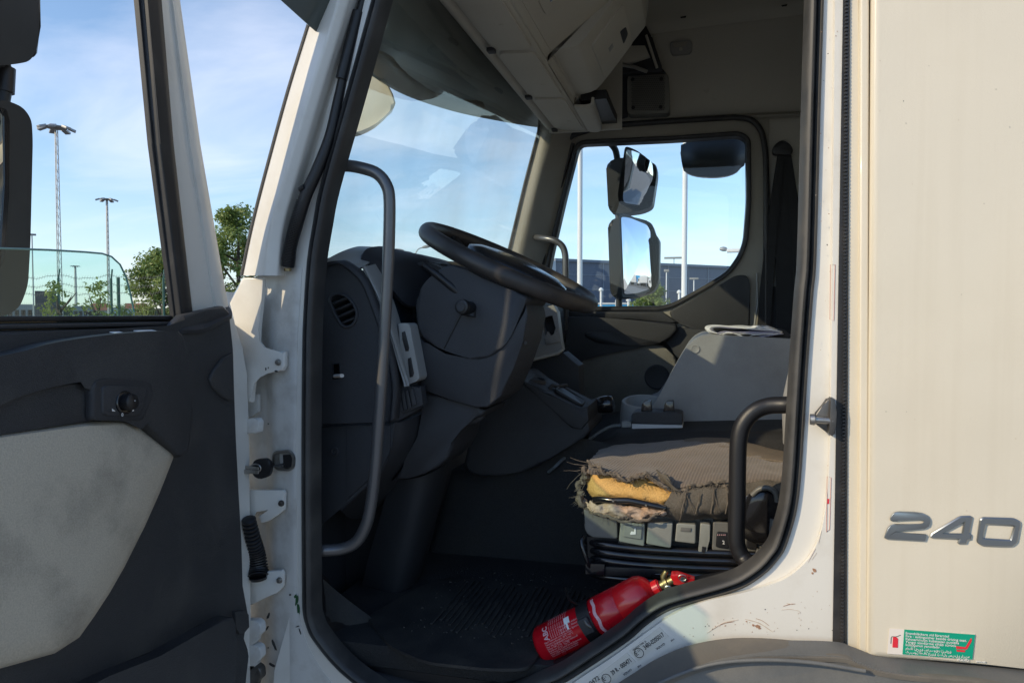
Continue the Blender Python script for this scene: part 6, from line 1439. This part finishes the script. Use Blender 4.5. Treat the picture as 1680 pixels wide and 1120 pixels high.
# ---- trees
def tree(name, b, h, crown_w, base, n, leaf, lmat, label, group, seed, leaf_s=.14, lean=0.0):
    rnd = random.Random(seed); e = empty(name, b, label, 'tree' if 'tree' in name else 'shrub', group)
    bm = bmesh.new()
    tube_bm(bm, cr([b, b+Vector((.1*lean,.05,h*.3)), b+Vector((.2*lean,0,h*.62)), b+Vector((.3*lean,.05,h*.9))], 3), [h*.025*(1-.085*i) for i in range(10)], 8)
    br = []
    for k in range(14):
        z = h*(base+.08+.6*rnd.random()*(1-base)); a = rnd.random()*6.28; L = crown_w*(.35+.25*rnd.random())
        p0 = b+Vector((.2*lean*z/h,0,z)); p1 = p0+Vector((math.cos(a)*L, math.sin(a)*L, L*(.5+.5*rnd.random())))
        tube_bm(bm, [p0, (p0+p1)/2+Vector((0,0,-.05*L)), p1], [h*.010, h*.006, h*.002], 5); br.append((p0, p1))
    bmk('trunk', bm, M['bark'], e)
    clumps = []
    for k in range(90):
        t = rnd.random(); z = base+(1-base)*t
        rad = crown_w*.5*(math.sin(math.pi*min(1, .12+.86*t))**.6)*(.45+.65*rnd.random()); a = rnd.random()*6.28
        clumps.append((b+Vector((.3*lean*z+math.cos(a)*rad, math.sin(a)*rad, h*z)), crown_w*(.09+.10*rnd.random())))
    V = []; Fc = []
    for i in range(n):
        c, r = rnd.choice(clumps)
        d = Vector((rnd.gauss(0,1), rnd.gauss(0,1), rnd.gauss(0,.8)));  d = d.normalized()*(r*rnd.random()**.45)
        p = c+d; s = leaf_s*(.6+.8*rnd.random())
        nn = (d.normalized()*.6+Vector((rnd.uniform(-1,1), rnd.uniform(-1,1), rnd.uniform(-.2,1)))).normalized()
        u_ = nn.orthogonal().normalized(); u_ = Matrix.Rotation(rnd.random()*6.28, 3, nn) @ u_; v_ = nn.cross(u_)
        k = len(V); V += [p-u_*s, p-v_*s*.45+nn*s*.1, p+u_*s, p+v_*s*.45+nn*s*.1]; Fc.append((k,k+1,k+2,k+3))
    o = mk('crown', V, Fc, lmat, e, 0)
    return e
GT = 'trees beyond the fence'
tree('tree', gxy(268, 30), PD(268, 410, 30).z, 2.5, .06, 17000, None, M['leaf'], 'round green tree behind the driver door window post', GT, 3, .065)
tree('tree', gxy(392, 30), PD(392, 348, 30).z, 2.7, .06, 19000, None, M['leaf'], 'taller green tree between the door and the white corner post', GT, 5, .07)
tree('tree', gxy(330, 33), PD(330, 440, 33).z, 2.4, .05, 6000, None, M['leaf'], 'green tree mostly hidden behind the white door window frame', GT, 8, .085)
tree('shrub', gxy(113, 15), PD(103, 462, 15).z, .62, .30, 900, None, M['leaf2'], 'yellow-green shrub sprig seen through the lowered green glass', 'shrubs', 11, .036, -1)
tree('shrub', gxy(148, 15), PD(148, 466, 15).z, .72, .30, 1300, None, M['leaf2'], 'bushier yellow-green shrub right of the thin sprig', 'shrubs', 14, .036, .6)
tree('shrub', gxy(1072, 30), PD(1072, 474, 30).z, 1.9, .02, 12000, None, M['leaf'], 'round green bush under the passenger mirror', 'shrubs', 17, .055)
tree('shrub', gxy(912, 34), PD(912, 500, 34).z, 1.6, .02, 3000, None, M['leaf2'], 'low green bush seen below the steering wheel rim', 'shrubs', 19, .08)
# ---- fence with barbed wire
fa, fb = gxy(-260, 26), gxy(520, 21)
fd = (fb-fa); Lf = fd.length; fd.normalize()
FE = empty('security_fence', (fa+fb)/2, 'green post fence with sagging barbed wire beyond the open door', 'fence')
npost = 9
for k in range(npost+1):
    p = fa+fd*(Lf*k/npost); 
    tube('fence_post', [p, p+Vector((0,0,2.75))], .03, M['fgreen'], FE, 8); tube('post_arm', [p+Vector((0,0,2.7)), p+Vector((-.05,.1,3.0))], .022, M['fgreen'], FE, 6)
pk_ = gxy(195, 23.6); tube('fence_post', [pk_, pk_+Vector((0,0,PD(195,455,23.6).z))], .045, M['fgreen'], FE, 8)
for k, z in enumerate((2.42, 2.62, 2.85)):
    bm = bmesh.new(); pts = []
    for i in range(91):
        t = i/90; p = fa+fd*(Lf*t); pts.append(p+Vector((0,0,z-.10*math.sin(math.pi*((t*npost) % 1))+.02*math.sin(i*1.7))))
    tube_bm(bm, pts, .005, 4)
    for i in range(1, 180):
        p = pts[min(90, i//2)].lerp(pts[min(90, i//2+1)], .5*(i % 2)); tube_bm(bm, [p-Vector((.02,0,.05)), p+Vector((.02,0,.05))], .0035, 3)
    bmk('barbed_wire', bm, M['wire'], FE)
bm = bmesh.new()
for i in range(0, 260):
    p = fa+fd*(Lf*i/260); tube_bm(bm, [p, p+Vector((0,0,2.1))], .0018, 3, cap=False)
for k in range(14): tube_bm(bm, [fa+Vector((0,0,.12+.15*k)), fb+Vector((0,0,.12+.15*k))], .0018, 3, cap=False)
tag(bmk('wire_mesh', bm, M['wire'], FE), kind='stuff')
# ---- dark sign board / container block, houses, far wood
def house(x0, x1, ytop, dist, mat, roof, label, name='house', depth=9, windows=4, group=None):
    p, q = PD(x0, ytop, dist), PD(x1, ytop, dist); d = Vector((q.x-p.x, q.y-p.y, 0)); L = d.length; d.normalize(); nn = Vector((-d.y,d.x,0)); h = p.z
    if nn.dot(Vector((p.x,p.y+1.4,0))) < 0: nn = -nn
    c = Vector(((p.x+q.x)/2,(p.y+q.y)/2,0)); e = empty(name, c, label, 'house' if name == 'house' else name.replace('_', ' '), group)
    hw = h*(.62 if roof else 1)
    box('wall', c+nn*depth/2+Vector((0,0,hw/2)), d*L/2, nn*depth/2, Vector((0,0,hw/2)), M[mat], e)
    if roof:
        a_, b_ = c-d*(L/2+.2)-nn*.3, c+d*(L/2+.2)-nn*.3; r_ = nn*(depth/2+.3); up_z = Vector((0,0,hw)); tp = Vector((0,0,h))
        mk('roof', [a_+up_z, b_+up_z, b_+r_+tp, a_+r_+tp, b_+r_*2+up_z, a_+r_*2+up_z], [(0,1,2,3),(3,2,4,5),(0,3,5),(1,4,2),(0,5,4,1)], M[roof], e, 0)
    for k in range(windows):
        cc = c-d*L/2+d*(L*(k+.5)/windows)-nn*.04+Vector((0,0,hw*.55)); box('window', cc, d*L*.16/windows*2, nn*.04, Vector((0,0,hw*.18)), M['carglass'], e)
house(57, 92, 477, 70, 'darkhall', None, 'dark square sign board block with a lamp beside it, through the green glass', 'sign_block', 4, 0)
house(150, 182, 497, 190, 'render', 'tile', 'pale house with a red tiled roof behind the shrub', windows=3)
house(206, 240, 497, 200, 'render', 'tile', 'red roofed house near the slanted glass edge', windows=3)
house(0, 54, 499, 150, 'rendergrey', None, 'low grey shed under the driver mirror', 'shed', 12, 5)
house(120, 152, 502, 150, 'rendergrey', None, 'low pale shed behind the thin shrub sprig', 'shed', 12, 4)
house(186, 232, 506, 120, 'hallwhite', None, 'low white shed right of the green fence post', 'shed', 12, 4)
V = []; Fc = []
for k in range(141):
    x = -1500+1840*k/140*1.35; a = R(8+150*k/140); r_ = 900
    base = Vector((-math.cos(a)*r_, math.sin(a)*r_, 0)); hh = 9+5*noise.noise(Vector((k*.35,0,0)))+3*noise.noise(Vector((k*1.3,4,0)))
    V += [base, base+Vector((0,0,max(4,hh))), base*1.06+Vector((0,0,max(4,hh)*.9)), base*1.07]
for k in range(140):
    for j in range(3): a = 4*k+j; Fc.append((a, a+4, a+5, a+1))
tag(mk('woodland', V, Fc, M['hill'], None, 60), kind='stuff')
# ---- parked cars far beyond the fence
def car(x, dist, col, label, ang=0.0):
    b = gxy(x, dist); e = empty('parked_car', b, label, 'car', 'parked cars beyond the fence')
    m = material('car_paint', col, .3, coat=.6); R_ = Matrix.Rotation(ang+math.atan2(b.y, b.x)+math.pi/2, 3, 'Z')
    f = lambda p: b + R_ @ Vector(p)
    prof = [(-2.1,.35),(-2.15,.75),(-1.95,.92),(-1.3,.98),(-.75,1.42),(.7,1.45),(1.45,1.0),(2.1,.9),(2.2,.6),(2.15,.35)]
    slab('body', [f((a,-.85,z)) for a, z in prof], R_ @ Vector((0,1.7,0)), m, e, .06)
    slab('side_window', [f((a,-.857,z)) for a, z in [(-1.1,.99),(-.66,1.36),(.62,1.38),(1.2,1.0)]], R_ @ Vector((0,1.714,0)), M['carglass'], e)
    for a in (-1.35, 1.35):
        for s in (-.86, .86): lathe('wheel', f((a, s-.02*(1 if s > 0 else -1), .33)), R_ @ Vector((0, 1 if s > 0 else -1, 0)), [(-.18,.32),(0,.33),(.02,.2),(.03,0)], M['black'], e, 14)
for k, (x, dist, col, lab) in enumerate([(12, 46, (.55,.56,.57), 'silver car beneath the driver mirror'), (40, 52, (.6,.6,.6), 'pale grey car beside the thin lamp post'), (72, 60, (.08,.09,.1), 'black car below the dark sign block'), (100, 66, (.7,.7,.7), 'white car behind the thin shrub sprig'), (165, 64, (.12,.16,.25), 'dark blue car behind the bushy shrub'), (205, 58, (.72,.72,.72), 'white car right of the green fence post'), (228, 54, (.62,.63,.65), 'light silver car near the end of the door window')]):
    car(x, dist, col, lab, .2*math.sin(k*2.3))
# ---- what the passenger mirrors look back at: lorries and a hall behind the truck
def box_lorry(pos, ang, col, label):
    b = Vector(pos); e = empty('box_lorry', b, label, 'lorry', 'lorries parked behind the truck')
    R_ = Matrix.Rotation(ang, 3, 'Z'); f = lambda p: b + R_ @ Vector(p)
    m = material('lorry_paint', col, .45)
    bm = bmesh.new(); box_bm(bm, f((1.2,0,2.45)), R_ @ Vector((3.6,0,0)), R_ @ Vector((0,1.25,0)), Vector((0,0,1.4)), .06); bmk('cargo_box', bm, m, e)
    slab('cab', [f((a,-1.15,z)) for a, z in [(-4.6,.7),(-4.7,1.6),(-4.45,2.7),(-4.2,2.95),(-2.7,3.0),(-2.6,.7)]], R_ @ Vector((0,2.3,0)), M['polewhite'], e, .08)
    slab('cab_window', [f((a,-1.16,z)) for a, z in [(-4.45,1.75),(-4.3,2.55),(-3.3,2.6),(-3.3,1.75)]], R_ @ Vector((0,2.32,0)), M['carglass'], e)
    for a in (-3.8, 1.6, 3.0):
        for s in (-1.1, 1.1): lathe('wheel', f((a,s,.5)), R_ @ Vector((0, 1 if s > 0 else -1, 0)), [(-.25,.48),(0,.5),(.02,.3),(.04,0)], M['black'], e, 16)
for k, (pos, ang, col, lab) in enumerate([((62,3,0),1.57,(.72,.72,.72),'white box lorry behind the truck, seen in the lower passenger mirror'), ((64,9,0),1.57,(.03,.33,.65),'sky blue box lorry between white lorries behind the truck'), ((63,14.5,0),1.57,(.7,.7,.7),'white box lorry with pale cab past the blue lorry'), ((66,20,0),1.57,(.35,.36,.36),'grey box lorry in the row behind the truck'), ((60,25.5,0),1.57,(.72,.7,.66),'cream box lorry at the far end of the row'), ((58,-6,0),1.57,(.5,.5,.52),'silver box lorry nearest the truck side')]):
    box_lorry((pos[0], pos[1]+15, 0), ang, col, lab)

# ================================================================== passenger mirrors outside the far window
PM = empty('passenger_mirror', P(1010,380,2.3)); PM.parent = T; PM.location = WP['passenger_mirror'] - WP['truck']
Ym = 2.28
tube('mirror_arm', [P(a[0],a[1],a[2]) for a in cr([(985,225,2.2),(1004,238,2.25),(1012,256,2.3),(1014,300,2.33),(1015,420,2.33),(1016,520,2.33)], 5)], .016, M['mirrorbody'], PM, 12)
ys('wide_mirror_housing', [(p[0], p[1]) for p in fillet([(994,268,0),(1012,259,0),(1045,259,0),(1077,268,0),(1078,285,0),(1070,338,0),(1052,346,0),(1012,351,0),(998,345,0)], 8, 4)], Ym, .13, M['mirrorbody'], PM, bev=.022, segs=4)
ys('mirror_housing', [(p[0], p[1]) for p in fillet([(997,366,0),(1010,357,0),(1040,356,0),(1069,364,0),(1076,385,0),(1082,392,0),(1081,462,0),(1072,479,0),(1040,489,0),(1010,491,0),(1001,480,0)], 8, 4)], Ym+.01, .13, M['mirrorbody'], PM, bev=.022, segs=4)
ys('side_lip', [(1075,388),(1080,391),(1080,460),(1074,474),(1077,440)], Ym-.004, .03, M['mirrorbody'], PM, bev=.004)
def mirror_face(name, px, Y, toward, curve=0.0):
    """glass turned so that it shows what lies in direction toward."""
    c = PL(px, Y); cen = sum(c, Vector())/len(c)
    nrm = ((CAM-cen).normalized()+Vector(toward).normalized()).normalized()
    # tilt each rim point on to the glass plane, along the line to the eye side of the housing
    pts = [p + Vector((0,1,0))*(-(p-cen).dot(nrm)/nrm.y) for p in c]
    # shift forward until the whole glass stands proud of the housing
    back = max(p.y for p in pts)-Y; pts = [p-Vector((0,back,0)) for p in pts]
    n = len(pts); cen = sum(pts, Vector())/n; V = []; Fc = []
    rings = [1.0,.8,.6,.4,.2]
    for f in rings:
        for p in pts:
            q = cen+(p-cen)*f; d = (q-cen).length; V.append(q-nrm*(curve*d*d))
    V.append(cen); 
    for k in range(len(rings)-1):
        for i in range(n): Fc.append((k*n+i, k*n+(i+1) % n, (k+1)*n+(i+1) % n, (k+1)*n+i))
    k = len(rings)-1
    for i in range(n): Fc.append((k*n+i, k*n+(i+1) % n, len(V)-1))
    mk(name, V, Fc, M['mirror'], PM, 180, recalc=True)
    bk = [cen+(p-cen)*1.09 for p in pts]; base = [Vector((p.x*.5+(cen.x-.02)*.5, Y+.06, p.z)) for p in bk]
    mk('glass_bed', [p+nrm*-(.002+curve*max((q-cen).length for q in pts)**2) for p in bk]+base, [(i,(i+1) % n,n+(i+1) % n,n+i) for i in range(n)]+[tuple(range(n))], M['mirrorbody'], PM, 40, recalc=True)
mirror_face('mirror_glass', [(p[0], p[1]) for p in fillet([(1031,363,0),(1042,363,0),(1066,370,0),(1074,390,0),(1075,460,0),(1071,474,0),(1052,482,0),(1036,484,0)], 4, 3)], Ym+.008, (1,.45,.15), .40)
mirror_face('wide_mirror_glass', [(p[0], p[1]) for p in fillet([(1046,264,0),(1060,265,0),(1076,272,0),(1076,290,0),(1068,332,0),(1057,340,0),(1034,342,0),(1033,330,0)], 5, 3)], Ym-.002, (1,.50,-.22), 1.3)
# kerb mirror hanging above the window
ys('kerb_mirror_arm', [(1151,205),(1188,203),(1188,236),(1151,238)], 2.24, .06, M['mirrorbody'], PM, bev=.01)
kr = [[(1117,238,2.25),(1140,229,2.22),(1170,226,2.21),(1205,223,2.22),(1226,226,2.25)], [(1117,252,2.23),(1140,250,2.17),(1170,249,2.155),(1205,246,2.17),(1227,244,2.23)], [(1119,270,2.23),(1140,272,2.17),(1170,273,2.155),(1205,268,2.17),(1225,258,2.23)], [(1122,281,2.25),(1140,288,2.22),(1170,291,2.21),(1200,286,2.22),(1221,272,2.25)]]
grid('kerb_mirror', [[P(*q) for q in r] for r in kr], M['mirrorbody'], PM, (6, 6), .03, ang=80)
ys('kerb_mirror_rim', [(p[0], p[1]) for p in cr([(1118,240),(1150,230),(1205,223),(1225,228),(1226,246),(1215,276),(1195,288),(1165,291),(1135,287),(1121,275)], 3, True)], 2.262, .03, M['gloss'], PM, bev=.005)
# front mirror at the near top corner, its pale shape partly a windscreen reflection
FM = [(565,140),(586,125),(606,118),(622,122),(638,138),(650,168),(640,182),(618,202),(594,214),(574,218),(560,216)]
slab('front_mirror_reflection', [P(x, y, .34) + Vector((-.22,0,0)) if False else P(x, y, .40) for x, y in [(p[0], p[1]) for p in cr(FM, 2, True)]], (-.03,.05,.0), material('pale_mirror_reflection', (.55,.50,.38), .4, coat=.3), T, .012, 3)
